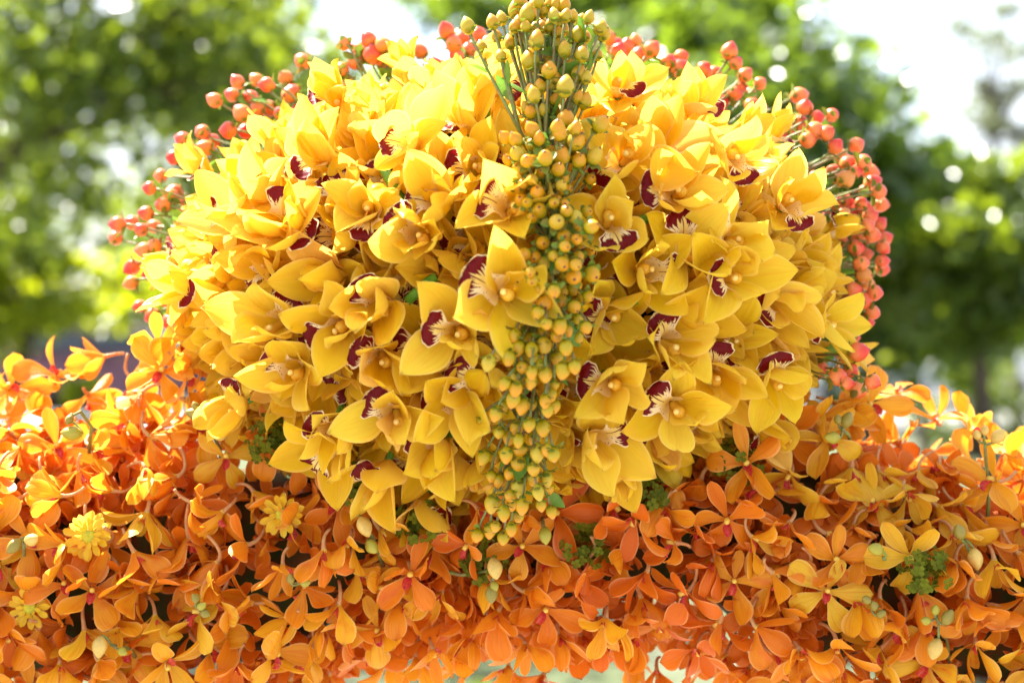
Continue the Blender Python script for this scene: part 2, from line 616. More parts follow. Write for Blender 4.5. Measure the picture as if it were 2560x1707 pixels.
def tree(name, label, px, py, d, rx, ry, clumps, leaves, size, mat, seed, lean=0.0, holes=(), group='trees behind the flowers', ryd=None, cat='tree', crs=(0.20, 0.34)):
    """crown centred at photo pixel (px, py) at distance d, radii in photo pixels"""
    r = random.Random(seed)
    c = at(px, py, d)
    ax, az = rx * d / FPX, ry * d / FPX
    ay = ryd if ryd else ax * 0.8
    root = obj(name, None, loc=(c.x + lean, d, 0))
    tag(root, label, cat, group)
    base = Vector((c.x + lean, d, 0))
    cs, rads, cnt = [], [], []
    tries = 0
    while len(cs) < clumps and tries < clumps * 30:
        tries += 1
        v = Vector((r.gauss(0, 1), r.gauss(0, 1), r.gauss(0, 1))).normalized() * (r.random() ** 0.4)
        p = Vector((c.x + v.x * ax, c.y + v.y * ay, c.z + v.z * az))
        qx, qy = topx(p)
        if any(((qx - hx) / hr) ** 2 + ((qy - hy) / hs) ** 2 < 1 for hx, hy, hr, hs in holes):
            continue
        cs.append(p - base)
        k = r.uniform(*crs) * min(ax, az * 1.3)
        rads.append((k * 1.25, k * 1.25, k * 0.85))
        cnt.append(max(20, int(leaves / clumps * r.uniform(0.6, 1.4))))
    V, F = leaf_cloud(cs, rads, cnt, size, seed)
    obj('crown', np_mesh('crown', V, F, mat), root)
    # trunk and limbs
    top = Vector((c.x, c.y, c.z)) - base
    tr = 0.018 * (az + ax) + 0.03
    mid = Vector((top.x * 0.35, 0.1, max(0.6, (top.z - az * 0.6) * 0.6)))
    fork = Vector((top.x * 0.7, 0.05, max(0.9, top.z - az * 0.55)))
    parts = [tube([Vector((0, 0, -0.1)), Vector((0, 0, 0.12)), mid, fork, (fork + top) * 0.5, top + Vector((0, 0, az * .4))],
                  [tr * 1.6, tr * 1.15, tr, tr * .8, tr * .5, tr * .16], 9)]
    for k, p in enumerate(cs[:26]):
        s0 = fork.lerp(top, r.random() * 0.7)
        m_ = (s0 + p) * 0.5 + Vector((r.uniform(-.1, .1) * ax, 0, 0.12 * az))
        parts.append(tube(bez(s0, m_, p, 5), [tr * .36, tr * .3, tr * .24, tr * .18, tr * .12, tr * .05], 6))
    V, F, UVs = join(parts)
    obj('trunk', mesh('trunk', V, F, M_BARK, UVs), root)
    return root


# photo-pixel gaps of open sky in the left crowns
SKY_L = [(330, 390, 140, 105), (900, 60, 130, 200), (215, 545, 85, 75), (290, 60, 70, 50), (560, 35, 60, 30)]
SKY_R = [(2290, 120, 200, 150), (2430, 320, 190, 140), (2150, 330, 60, 60), (900, 60, 140, 200), (2000, 60, 45, 45)]
tree('street_tree', 'tall leafy tree filling the upper left corner, sky gaps in its crown', 220, 150, 8.5, 680, 480, 84, 6600, 0.095, M_LEAF_A, 1, -1.9, SKY_L)
tree('street_tree', 'light green tree between the upper left corner and the dome', 600, 330, 11.5, 430, 380, 44, 3600, 0.11, M_LEAF_A, 2, 0.3, SKY_L)
tree('street_tree', 'yellow green backlit tree low at the left behind the coral berries', 110, 700, 10.5, 400, 190, 50, 2700, 0.11, M_LEAF_C, 3, -0.4, [(240, 560, 150, 110)])
tree('street_tree', 'mid green tree at the left edge under the tall corner tree', 40, 500, 10.0, 250, 190, 34, 1500, 0.10, M_LEAF_A, 10, -.6, SKY_L)
tree('street_tree', 'dark tree crown straight behind the top of the berry crest', 1450, 40, 10.0, 480, 300, 60, 9000, 0.10, M_LEAF_B, 4, 0.2, SKY_R)
tree('street_tree', 'broad dark green tree behind the right shoulder of the dome', 1850, 330, 7.5, 480, 350, 90, 10500, 0.095, M_LEAF_B, 5, 0.3, SKY_R)
tree('street_tree', 'bright leafy tree at the right edge below the open sky', 2420, 640, 8.5, 330, 240, 52, 4800, 0.10, M_LEAF_A, 6, 0.2, [(2430, 300, 200, 140)])
tree('street_tree', 'dense dark tree low at the right behind the coral berries', 2180, 720, 11.0, 420, 280, 64, 6500, 0.105, M_LEAF_B, 7, 0.0, [])
tree('street_tree', 'small lime leaved tree low at the right above the orange orchids', 2290, 850, 14.0, 200, 80, 22, 900, 0.12, M_LEAF_C, 12, 0.1, [])
tree('street_tree', 'thin grey green far tree against the white sky, upper right corner', 2470, 250, 19.0, 220, 240, 24, 1700, 0.10, M_LEAF_D, 8, 0.4, [(2250, 200, 120, 300)], crs=(0.14, 0.26))
tree('street_tree', 'shaded tree hidden straight behind the yellow dome', 1000, 520, 13.0, 420, 380, 50, 9000, 0.10, M_LEAF_B, 9, 0.1, [(900, 60, 140, 210)])


def shrub(label, px, py, d, rx, ry, n, size, mat, seed, group='shrubs by the pavement'):
    c = at(px, py, d)
    ax, az = rx * d / FPX, ry * d / FPX
    root = obj('shrub', None, loc=(c.x, d, 0))
    tag(root, label, 'shrub', group)
    r = random.Random(seed)
    cs, rd, ct = [], [], []
    for k in range(14):
        a = r.uniform(0, 6.28)
        rr = r.random() ** .5
        cs.append(Vector((math.cos(a) * rr * ax * .8, math.sin(a) * rr * ax * .6, max(az * .25, r.uniform(.2, 1) * (c.z + az * .6)))))
        k_ = r.uniform(.28, .42) * ax
        rd.append((k_, k_, k_ * .8))
        ct.append(n // 14)
    V, F = leaf_cloud(cs, rd, ct, size, seed)
    obj('foliage', np_mesh('foliage', V, F, mat), root)
    parts = [tube([Vector((0, 0, -.02)), p * 0.5, p], [.03, .02, .008], 5) for p in cs]
    V, F, UVs = join(parts)
    obj('stem', mesh('stem', V, F, M_BARK, UVs), root)


shrub('pale green sunlit shrub low at the right edge', 2430, 960, 15.5, 190, 80, 2600, 0.07, M_LEAF_A, 21)
shrub('small lime green shrub at the left edge above the orange blooms', 190, 985, 9.0, 75, 60, 500, 0.07, M_LEAF_C, 22)
shrub('low lime leaf clump on the lawn glimpsed under the garland', 1150, 1730, 4.6, 70, 40, 260, 0.09, M_LEAF_C, 23)

# far trees that read as one green mass
r_ = random.Random(5)
cs, rd, ct = [], [], []
for k in range(150):
    cs.append((r_.uniform(-42, 42), r_.uniform(44, 52), r_.uniform(0.6, 5.2)))
    q = r_.uniform(1.0, 2.0)
    rd.append((q * 1.3, q, q))
    ct.append(150)
V, F = leaf_cloud(cs, rd, ct, 0.34, 77)
tag(obj('treeline', np_mesh('treeline', V, F, M_LEAF_B)), 'far dark green treeline beyond the road', None, None, 'stuff')

# ------------------------------------------------------------------ parked cars
M_GLASS = simple('car_glass', (0.02, 0.025, 0.03), 0.08, 0.6)
M_TYRE = simple('tyre_rubber', (0.02, 0.02, 0.02), 0.8, 0.3)
M_RIM = simple('alloy', (0.5, 0.5, 0.52), 0.35, 0.5, metal=0.9)
M_LAMP = simple('lamp_glass', (0.75, 0.75, 0.75), 0.12, 0.6)
M_TAIL = simple('tail_lamp', (0.35, 0.01, 0.01), 0.2, 0.6)
M_TRIM = simple('black_trim', (0.02, 0.02, 0.022), 0.5, 0.4)


def arch(cx, r, n=9):
    return [(cx + r * math.cos(math.pi * (1 - i / n)), 0.30 + r * math.sin(math.pi * (1 - i / n))) for i in range(n + 1)]


def car(label, x, y, rz, paint, tall=0.0):
    root = obj('parked_car', None, loc=(x, y, 0.012), rot=(0, 0, rz))
    tag(root, label, 'car', 'cars parked along the road')
    prof = [(-2.15, 0.30)] + arch(-1.32, 0.37) + arch(1.32, 0.37) + [(2.15, 0.30), (2.2, 0.55), (2.13, 0.78), (1.95, 0.86), (1.05, 0.98), (0.35, 1.40 + tall),
            (-0.1, 1.46 + tall), (-0.9, 1.45 + tall), (-1.35, 1.38 + tall), (-1.95, 0.98), (-2.15, 0.92), (-2.2, 0.6)]

    def hw(x_, z):
        w = 0.88 - 0.06 * abs(x_ / 2.2) ** 3
        return w - 0.27 * max(0.0, (z - 0.92) / 0.54) ** 1.1

    n = len(prof)
    V = [(px_, -hw(px_, z), z) for px_, z in prof] + [(px_, hw(px_, z), z) for px_, z in prof]
    F = [tuple(range(n)), tuple(range(2 * n - 1, n - 1, -1))] + [(i, i + n, (i + 1) % n + n, (i + 1) % n) for i in range(n)]
    body = obj('body', mesh('car_body', V, F, paint, smooth=False), root)
    bv = body.modifiers.new('bevel', 'BEVEL')
    bv.width = 0.035
    bv.segments = 2
    bv.limit_method = 'ANGLE'
    bv.angle_limit = R(28)

    def quad(nm, pts, mat, th=0.006):
        a, b, c = Vector(pts[0]), Vector(pts[1]), Vector(pts[2])
        nn = (b - a).cross(c - a).normalized() * th
        V = [Vector(p) + nn for p in pts] + [Vector(p) - nn for p in pts]
        k = len(pts)
        F = [tuple(range(k)), tuple(range(2 * k - 1, k - 1, -1))] + [(i, i + k, (i + 1) % k + k, (i + 1) % k) for i in range(k)]
        return obj(nm, mesh(nm, V, F, mat, smooth=False), root)

    T = tall
    for s in (-1, 1):
        e = 0.012

        def sp(x_, z):
            return (x_, s * (hw(x_, z) + e), z)
        quad('side_window', [sp(-0.42, 1.0), sp(0.86, 1.02), sp(0.36, 1.33 + T), sp(-0.42, 1.37 + T)], M_GLASS)
        quad('side_window', [sp(-1.62, 1.0), sp(-0.50, 1.0), sp(-0.50, 1.37 + T), sp(-1.28, 1.31 + T)], M_GLASS)
        h = obj('headlight', mesh('headlight', *lathe([(0.02, -.05), (.11, -.03), (.12, .02), (.08, .05), (.01, .06)], 12)[:2], M_LAMP), root, (2.12, s * .58, .68), (0, R(90), 0))
        h = quad('taillight', [(-2.2, s * .45, .80), (-2.2, s * .78, .80), (-2.17, s * .78, .93), (-2.17, s * .45, .93)], M_TAIL, .02)
        mv, mf, mu = box(.72, .90, s * .90 - .06, s * .90 + .06, .98, 1.10)
        obj('side_mirror', mesh('side_mirror', mv, mf, paint, smooth=False), root)
        hv, hf, hu = box(-.30, -.12, s * .885 - .012, s * .885 + .012, .84, .87)
        obj('door_handle', mesh('door_handle', hv, hf, M_TRIM, smooth=False), root)
        for wx in (-1.32, 1.32):
            wv, wf, wu = lathe([(.20, -.1), (.29, -.1), (.32, -.07), (.32, .07), (.29, .1), (.20, .1)], 22)
            w_ = obj('wheel', mesh('tyre', wv, wf, M_TYRE), root, (wx, s * .76, .32), (R(90), 0, 0))
            rv, rf, ru = lathe([(.01, -.105), (.05, -.115), (.06, -.09), (.19, -.105), (.2, .105), (.06, .09), (.05, .115), (.01, .105)], 22)
            obj('rim', mesh('rim', rv, rf, M_RIM), w_)
    quad('windshield', [(1.0, -.70, 1.02), (1.0, .70, 1.02), (.40, .56, 1.385 + T), (.40, -.56, 1.385 + T)], M_GLASS, .012)
    quad('rear_window', [(-1.88, .66, 1.05), (-1.88, -.66, 1.05), (-1.42, -.54, 1.345 + T), (-1.42, .54, 1.345 + T)], M_GLASS, .012)
    bv_, bf, bu = box(2.17, 2.23, -.72, .72, .34, .50)
    obj('bumper', mesh('bumper', bv_, bf, M_TRIM, smooth=False), root)
    bv_, bf, bu = box(-2.23, -2.17, -.72, .72, .36, .54)
    obj('bumper', mesh('bumper', bv_, bf, M_TRIM, smooth=False), root)
    quad('grille', [(2.20, -.4, .56), (2.20, .4, .56), (2.18, .4, .70), (2.18, -.4, .70)], M_TRIM, .015)
    return root


def paint(name, c):
    return simple(name, c, 0.28, 0.5, Coat_Weight=0.8, Coat_Roughness=0.05, noise_sc=3.0, amt=0.06)


P_SILVER, P_MAROON, P_WHITE, P_BLUE = paint('silver_paint', (.48, .50, .54)), paint('maroon_paint', (.10, .012, .02)), paint('white_paint', (.78, .78, .78)), paint('grey_blue_paint', (.16, .20, .27))
for lab, px, d, rz, pt, tl in (
        ('silver parked car left of the coral berries, half behind green leaves', 380, 24.5, 8, P_SILVER, .1),
        ('dark red parked car just above the orange blooms at the left', 330, 22.6, 2, P_MAROON, -.05),
        ('white parked car at the left edge, lower half hidden by orange blooms', 20, 24.0, 5, P_WHITE, .05),
        ('white parked car behind the tall orange bloom on the right', 2290, 24.5, -6, P_WHITE, .08),
        ('grey blue parked car behind the dome, right of the coral berries', 2060, 25.0, 4, P_BLUE, .1)):
    p = at(px, 800, d)
    car(lab, p.x, d, R(rz), pt, tl)

# ------------------------------------------------------------------ the arrangement: dome and garland shapes
DOME_C = at(1265, 700, 1.16)
DA, DB, DCU, DCL = 0.256, 0.188, 0.158, 0.187
DC = DCU


def dome_f(p):
    v = p - DOME_C
    return (v.x / DA) ** 2 + (v.y / DB) ** 2 + abs(v.z / (DCU if v.z > 0 else DCL)) ** (2 if v.z > 0 else 2.4)


def dome_n(p):
    v = p - DOME_C
    return Vector((v.x / DA ** 2, v.y / DB ** 2, v.z / (DCU if v.z > 0 else DCL) ** 2)).normalized()


def dome_hit(px, py):
    d = ray(px, py)
    o = Vector((0, 0, CAMZ))
    best, bt = 9e9, 1
    for i in range(400):
        t = 0.88 + i * 0.0012
        f = dome_f(o + d * t)
        if f <= 1:
            return o + d * t
        if f < best:
            best, bt = f, t
    p = o + d * bt
    v = p - DOME_C
    return DOME_C + v / math.sqrt(dome_f(p))


def interp(x, tab):
    if x <= tab[0][0]:
        return tab[0][1]
    for (a, va), (b, vb) in zip(tab, tab[1:]):
        if x <= b:
            k = (x - a) / (b - a)
            k = k * k * (3 - 2 * k)
            return va + (vb - va) * k
    return tab[-1][1]


TOPS = [(-700, 1075), (0, 1080), (700, 1090), (1900, 1075), (2300, 1140), (2560, 1190), (3200, 1210)]
BOTS = [(-700, 1790), (0, 1770), (600, 1730), (1000, 1575), (1700, 1575), (2050, 1730), (2560, 1790), (3200, 1800)]
LOG_Y = 1.15


def log_sec(x):
    px = 1280 + x / LOG_Y * FPX
    zt = at(1280, interp(px, TOPS), LOG_Y).z
    zb = at(1280, interp(px, BOTS), LOG_Y).z
    return (zt + zb) / 2, (zt - zb) / 2


def log_f(p):
    zc, rz = log_sec(p.x)
    return ((p.y - LOG_Y) / 0.088) ** 2 + ((p.z - zc) / rz) ** 2


def log_n(p):
    zc, rz = log_sec(p.x)
    return Vector((0, (p.y - LOG_Y) / 0.088 ** 2, (p.z - zc) / rz ** 2)).normalized()


def log_hit(px, py):
    d = ray(px, py)
    o = Vector((0, 0, CAMZ))
    best, bt = 9e9, 1
    for i in range(240):
        t = 0.95 + i * 0.0012
        f = log_f(o + d * t)
        if f <= 1:
            return o + d * t
        if f < best:
            best, bt = f, t
    return o + d * bt


# cores
def ellipsoid(c, a, b, cc, nu=40, nv=24, wob=0.02):
    V, F = [], []
    for j in range(nv + 1):
        th = math.pi * j / nv
        for i in range(nu):
            ph = 2 * math.pi * i / nu
            k = 1 + wob * math.sin(7 * ph + 3 * th) * math.sin(5 * th)
            V.append((a * k * math.sin(th) * math.cos(ph), b * k * math.sin(th) * math.sin(ph), (cc if math.cos(th) > 0 else cc + DCL - DCU) * k * math.cos(th)))
    for j in range(nv):
        for i in range(nu):
            i2 = (i + 1) % nu
            F.append((j * nu + i, j * nu + i2, (j + 1) * nu + i2, (j + 1) * nu + i))
    return V, F


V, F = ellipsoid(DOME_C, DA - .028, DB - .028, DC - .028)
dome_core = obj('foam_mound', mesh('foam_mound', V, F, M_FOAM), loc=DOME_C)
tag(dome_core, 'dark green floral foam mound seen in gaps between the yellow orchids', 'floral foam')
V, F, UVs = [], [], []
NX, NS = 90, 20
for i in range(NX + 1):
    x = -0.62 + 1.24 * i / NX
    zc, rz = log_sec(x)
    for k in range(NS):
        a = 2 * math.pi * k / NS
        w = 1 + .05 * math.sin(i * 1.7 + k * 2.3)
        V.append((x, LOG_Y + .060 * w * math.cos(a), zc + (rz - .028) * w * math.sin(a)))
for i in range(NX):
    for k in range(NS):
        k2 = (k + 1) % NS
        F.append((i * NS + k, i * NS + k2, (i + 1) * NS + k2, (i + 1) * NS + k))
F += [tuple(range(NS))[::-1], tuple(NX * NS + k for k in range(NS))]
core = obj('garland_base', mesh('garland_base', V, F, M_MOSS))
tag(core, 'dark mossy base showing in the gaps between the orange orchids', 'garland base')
for s in (-1, 1):
    zc, rz = log_sec(s * .60)
    zc = 1.30
    leg = obj('leg', mesh('leg', *tube([(s * .60, LOG_Y + .02, zc), (s * .62, LOG_Y + .05, .6), (s * .64, LOG_Y + .08, 0.0)], .014, 10)[:2], M_FRAME), core)
beam = obj('beam', mesh('beam', *tube([(-.60, LOG_Y + .02, 1.30), (.60, LOG_Y + .02, 1.30)], .012, 8)[:2], M_FRAME), core)
for s in (-.12, .12):
    obj('post', mesh('post', *tube([(s, LOG_Y + .07, 1.30), (s, LOG_Y + .10, DOME_C.z - .05)], .010, 8)[:2], M_FRAME), core)

# ------------------------------------------------------------------ petals
def sheet_petal(name, L, W, prof, mat, cup=0.4, curl=0.3, curlp=1.5, th0=0.0, twist=0.0, ruf=0.0, rf=9.0, crease=0.0, seed=0, nu=13, nv=10, tipback=0.0, roll=0.0):
    r = random.Random(seed)
    ph = r.uniform(0, 6.28)
    V, F, UVs = [], [], []
    y = z = 0.0
    dl = L / nu
    for i in range(nu + 1):
        t = i / nu
        a = th0 + curl * t ** curlp - tipback * max(0, (t - .72) / .28) ** 2
        if i:
            y += math.cos(a) * dl
            z += math.sin(a) * dl
        w = W / 2 * prof(t)
        ny, nz = -math.sin(a), math.cos(a)
        tw = twist * t
        for j in range(nv + 1):
            s = j / nv * 2 - 1
            off = cup * w * s * s - roll * w * max(0.0, abs(s) - .55) ** 1.5 * min(1, t * 2) + ruf * s * s * math.sin(rf * t + ph + (1.7 if s > 0 else 0)) * min(1, t * 3) - crease * math.exp(-(s / .2) ** 2) * W
            xx = s * w * (1 - .12 * cup * cup * s * s)
            # twist the section about the mid rib
            xr = xx * math.cos(tw) - off * math.sin(tw)
            of = xx * math.sin(tw) + off * math.cos(tw)
            V.append((xr, y + ny * of, z + nz * of))
            UVs.append((j / nv, t))
    m = nv + 1
    for i in range(nu):
        for j in range(nv):
            F.append((i * m + j, i * m + j + 1, (i + 1) * m + j + 1, (i + 1) * m + j))
    return mesh(name, V, F, mat, UVs)


def prof_sepal(t):
    if t < .46:
        return .34 + .66 * sstep(0, .46, t)
    x = (t - .46) / .54
    return max(0.0, 1 - x ** 2.5) * (1 - .12 * x) + .004


def prof_petal(t):
    if t < .52:
        return .28 + .72 * sstep(0, .52, t)
    x = (t - .52) / .48
    return max(0.0, 1 - x ** 2.4) * (1 - .05 * x) + .004


def prof_spat(t):
    if t < .64:
        return .20 + .80 * sstep(0, .66, t) ** 1.1
    x = (t - .64) / .36
    return math.sqrt(max(0.0, 1 - x ** 2.4)) * (1 - .0 * x) + .004


def prof_narrow(t):
    if t < .6:
        return .22 + .78 * sstep(0, .6, t)
    x = (t - .6) / .4
    return math.sqrt(max(0.0, 1 - x ** 2.2)) + .004


rr = random.Random(3)
SEPALS = [sheet_petal('sepal', 170 * U, 98 * U, prof_sepal, M_YEL, cup=rr.uniform(.35, .95), curl=rr.uniform(-.6, 1.35), curlp=rr.uniform(1, 2.4), twist=rr.uniform(-.6, .6),
                      ruf=rr.uniform(0, 6.5) * U, rf=rr.uniform(5, 11), crease=rr.uniform(-.02, .03), seed=i, tipback=rr.choice([0, 0, .6, 1.1, -.5]), roll=rr.uniform(-.4, 1.9)) for i in range(20)]
PETALS = [sheet_petal('petal', 166 * U, 86 * U, prof_petal, M_YEL, cup=rr.uniform(.30, .95), curl=rr.uniform(-.6, 1.6), curlp=rr.uniform(1, 2.4), twist=rr.uniform(-.9, .9),
                      ruf=rr.uniform(0, 8) * U, rf=rr.uniform(5, 12), crease=rr.uniform(-.02, .03), seed=40 + i, tipback=rr.choice([0, 0, .7, 1.3, -.6]), roll=rr.uniform(-.4, 1.9)) for i in range(20)]


def lip_mesh(seed):
    r = random.Random(seed)
    L = 128 * U
    nu, nv = 26, 22
    ph = r.uniform(0, 6.28)
    ph2 = r.uniform(0, 6.28)
    refl = r.uniform(.15, .75)
    V, F, UVs = [], [], []
    y, z = -6 * U, 4 * U
    for i in range(nu + 1):
        t = i / nu
        al = R(60) * (1 - sstep(.30, .95, t)) - refl * sstep(.6, 1, t)      # from -Y towards +Z
        if i:
            y -= math.cos(al) * L / nu
            z += math.sin(al) * L / nu
        # inner face normal
        ny, nz = math.sin(al), math.cos(al)
        side = math.exp(-((t - .30) / .19) ** 2)
        mid = 1.0 if t < .74 else math.sqrt(max(0, 1 - ((t - .74) / .26) ** 2.2))
        wmid = sstep(.46, .70, t) * mid
        w = (14 + 44 * side + 47 * wmid * (1 - .2 * side)) * U * (1 if t < .74 else max(mid, .02))
        if t < .12:
            w *= .45 + .55 * t / .12
        Phi = 1.15 * (1 - sstep(.28, .68, t)) + .28
        for j in range(nv + 1):
            s = j / nv * 2 - 1
            fr = sstep(.55, .75, t) * (abs(s) ** 3)
            fr2 = max(fr, sstep(.80, 1, t) * .8)
            ruf = (math.sin(s * 13 + t * 19 + ph) * 3.6 + math.sin(s * 7 - t * 31 + ph2) * 2.6) * U * fr2
            fi = s * Phi
            x = w * math.sin(fi) / Phi
            nn = w * (1 - math.cos(fi)) / Phi + ruf
            if t > .68:
                nn -= 7 * U * (1 - abs(s)) * 0 + 5 * U * s * s * sstep(.68, 1, t)
            x *= 1 + .05 * math.sin(t * 40 + ph) * fr
            V.append((x, y + ny * nn, z + nz * nn))
            UVs.append((j / nv, t))
    # two ridges down the throat
    m = nv + 1
    for i in range(nu):
        for j in range(nv):
            F.append((i * m + j, i * m + j + 1, (i + 1) * m + j + 1, (i + 1) * m + j))
    return mesh('lip', V, F, M_LIP, UVs)


LIPS = [lip_mesh(100 + i) for i in range(8)]


def column_mesh():
    pts = bez((0, 0, 0), (0, 12 * U, 34 * U), (0, 2 * U, 66 * U), 9)
    rad = [13 * U, 13 * U, 12.5 * U, 12.5 * U, 13 * U, 14 * U, 15 * U, 15.5 * U, 13.5 * U, 7 * U]
    v, f, u = tube(pts, rad, 12)
    return mesh('column', v, f, M_COLUMN, u)


COLUMN = column_mesh()
CAP = mesh('anther_cap', *lathe([(1 * U, -6 * U), (6 * U, -5 * U), (8.5 * U, 0), (6.5 * U, 5 * U), (1 * U, 7 * U)], 9)[:2], M_CAP)
BSTEM = mesh('stem', *tube([(0, 0, 6 * U), (0, -4 * U, -40 * U), (0, -12 * U, -130 * U)], [9 * U, 7.5 * U, 7 * U], 7)[:2], M_GSTEM)

YEL = [(0.82, 0.60, 0.010), (0.82, 0.57, 0.008), (0.81, 0.54, 0.006), (0.83, 0.63, 0.018), (0.82, 0.59, 0.008)]
YEL_DEEP = (0.80, 0.43, 0.005)
YEL_PALE = (0.84, 0.66, 0.07)


def lerp3(a, b, k):
    return tuple(x + (y - x) * k for x, y in zip(a, b))


def yellow_bloom(centre, face, lipdir, rnd, cup, sc=1.0):
    """centre: base of the bloom; face: outward direction; lipdir: world direction of the lip"""
    rot = basis(face, -lipdir)
    root = obj('yellow_orchid', None)
    root.matrix_world = Matrix.Translation(centre) @ rot.to_4x4() @ Matrix.Scale(sc, 4)
    base = rnd.choice(YEL)
    base = lerp3(base, YEL_DEEP, rnd.random() * .45)
    if rnd.random() < .3:
        base = lerp3(base, YEL_PALE, rnd.random() * .5)
    spec = [('sepal', 90, 0), ('sepal', 90 + 132, 0), ('sepal', 90 - 132, 0), ('petal', 90 + 62, 1), ('petal', 90 - 62, 1)]
    for nm, ang, fr in spec:
        me = rnd.choice(PETALS if fr else SEPALS)
        e = cup + rnd.uniform(-14, 14) + (6 if fr else 0)
        if nm == 'sepal' and ang == 90:
            e += 8
        ph = R(ang - 90 + rnd.uniform(-9, 9))
        k = rnd.uniform(.88, 1.10)
        m = Matrix.Rotation(ph, 4, 'Z') @ Matrix.Translation((0, 7 * U, (6 if fr else 1) * U)) @ Matrix.Rotation(R(e), 4, 'X') @ Matrix.Rotation(rnd.uniform(-.3, .3), 4, 'Y') @ Matrix.Diagonal((k * rnd.uniform(.9, 1.1), k, k, 1))
        o = obj(nm, me, root, color=(.84, .50, .09) if rnd.random() < .03 else lerp3(base, YEL_DEEP if rnd.random() < .5 else YEL_PALE, rnd.random() * .4))
        o.matrix_local = m
    lp = obj('lip', rnd.choice(LIPS), root)
    lp.matrix_local = Matrix.Rotation(R(rnd.uniform(-10, 10)), 4, 'X') @ Matrix.Diagonal((rnd.choice((-1, 1)) * rnd.uniform(.70, .82), .82, rnd.uniform(.85, .98), 1))
    co = obj('column', COLUMN, root, loc=(0, 4 * U, 4 * U), rot=(R(rnd.uniform(-14, 6)), 0, 0), color=(.86, .52, .04), scale=(.88, .88, .88))
    obj('anther_cap', CAP, co, loc=(0, -8 * U, 66 * U), rot=(R(60), 0, 0))
    obj('stem', BSTEM, root)
    return root


HAND = [(918, 362, 958, 362), (740, 425, 772, 398), (540, 445, 515, 425), (637, 460, 655, 470), (768, 298, 795, 285), (970, 240, 945, 210), (1050, 338, 1075, 325),
        (990, 490, 1030, 495), (1125, 490, 1168, 502), (872, 555, 862, 505), (700, 512, 685, 545), (945, 530, 975, 555), (748, 570, 720, 545), (862, 645, 893, 690),
        (1100, 645, 1153, 672), (1010, 730, 1055, 745), (695, 708, 668, 735), (855, 780, 885, 800), (680, 812, 705, 835), (515, 675, 490, 665), (432, 600, 415, 605),
        (570, 525, 595, 530), (770, 752, 800, 735), (765, 918, 790, 940), (1015, 890, 1055, 900), (1070, 830, 1100, 850), (985, 970, 1030, 1000), (1345, 1105, 1352, 1150),
        (1375, 945, 1345, 965), (1420, 1000, 1405, 1030), (1500, 890, 1535, 915), (1345, 850, 1395, 860), (1475, 740, 1505, 778), (1585, 640, 1640, 640), (1498, 630, 1460, 625),
        (1395, 575, 1385, 530), (1362, 445, 1420, 400), (1432, 310, 1408, 265), (1525, 410, 1500, 380), (1480, 470, 1530, 472), (1645, 440, 1640, 400), (1610, 532, 1655, 555),
        (1528, 545, 1540, 585), (1775, 542, 1768, 495), (1870, 528, 1900, 540), (1755, 382, 1735, 360), (1683, 382, 1665, 362), (1590, 320, 1570, 300), (1690, 697, 1745, 682),
        (1810, 732, 1850, 735), (1840, 802, 1880, 785), (1720, 795, 1735, 830), (1600, 800, 1612, 840), (1700, 985, 1720, 960), (1015, 1100, 985, 1115), (895, 895, 920, 920),
        (770, 1008, 785, 985), (885, 1012, 900, 1040), (600, 880, 590, 905), (1150, 290, 1120, 270)]
DS = 2560 / 2352.0
OPEN = {14: 42, 33: 36, 36: 44, 37: 44, 35: 46, 15: 48, 39: 46, 40: 44, 41: 48, 8: 46, 0: 48, 43: 44, 30: 46, 31: 48, 27: 50}
rb = random.Random(21)
blooms = []           # (root, px, py, has visible lip)
placed = []
for k, (lx, ly, cx, cy_) in enumerate(HAND):
    p = dome_hit(cx * DS, cy_ * DS)
    n = dome_n(p)
    tocam = (Vector((0, 0, CAMZ)) - p).normalized()
    right, up = Vector((1, 0, 0)), Vector((0, 0, 1))
    l2 = right * (lx - cx) + up * (cy_ - ly)
    rho = 1 - max(0, n.dot(tocam))
    bs = (1.16 - .40 * rho ** 1.2) * rb.uniform(.92, 1.08)
    if k == 14:
        bs = 1.2
    fw = .55 if k in OPEN else .22
    face = (n + tocam * fw + Vector((rb.gauss(0, .12), 0, rb.gauss(0, .12)))).normalized()
    c = p + n * rb.uniform(.003, .014) + (tocam * .012 if k in OPEN else Vector())
    if k == 14:
        c = c + tocam * .012
    b = yellow_bloom(c, face, l2, rb, OPEN.get(k, rb.uniform(42, 62) + 8 * rho), bs)
    blooms.append((b, c, True))
    placed.append((p, bs))
# fill the rest of the visible dome
tries = 0
while tries < 14000:
    tries += 1
    v = Vector((rb.gauss(0, 1), rb.gauss(0, 1), rb.gauss(0, 1))).normalized()
    p = DOME_C + Vector((v.x * DA, v.y * DB, v.z * (DCU if v.z > 0 else DCL)))
    n = dome_n(p)
    tocam = (Vector((0, 0, CAMZ)) - p).normalized()
    if n.dot(tocam) < .01:
        continue
    px, py = topx(p)
    if py > 1265:
        continue
    rho = 1 - max(0, n.dot(tocam))
    bs = (1.13 - .42 * rho ** 1.2) * rb.uniform(.90, 1.08)
    if any((p - q).length < .0262 * (1 + .22 * rho ** 2) * min(bs, qs) for q, qs in placed):
        continue
    placed.append((p, bs))
    l2 = Vector((rb.gauss(-.4, 1), 0, rb.gauss(.2, 1)))
    face = (n + tocam * .05 + Vector((rb.gauss(0, .16), rb.gauss(0, .1), rb.gauss(0, .16)))).normalized()
    c = p + n * rb.uniform(-.022, -.006)
    b = yellow_bloom(c, face, l2, rb, rb.uniform(38, 58) + 8 * rho, bs)
    blooms.append((b, c, False))

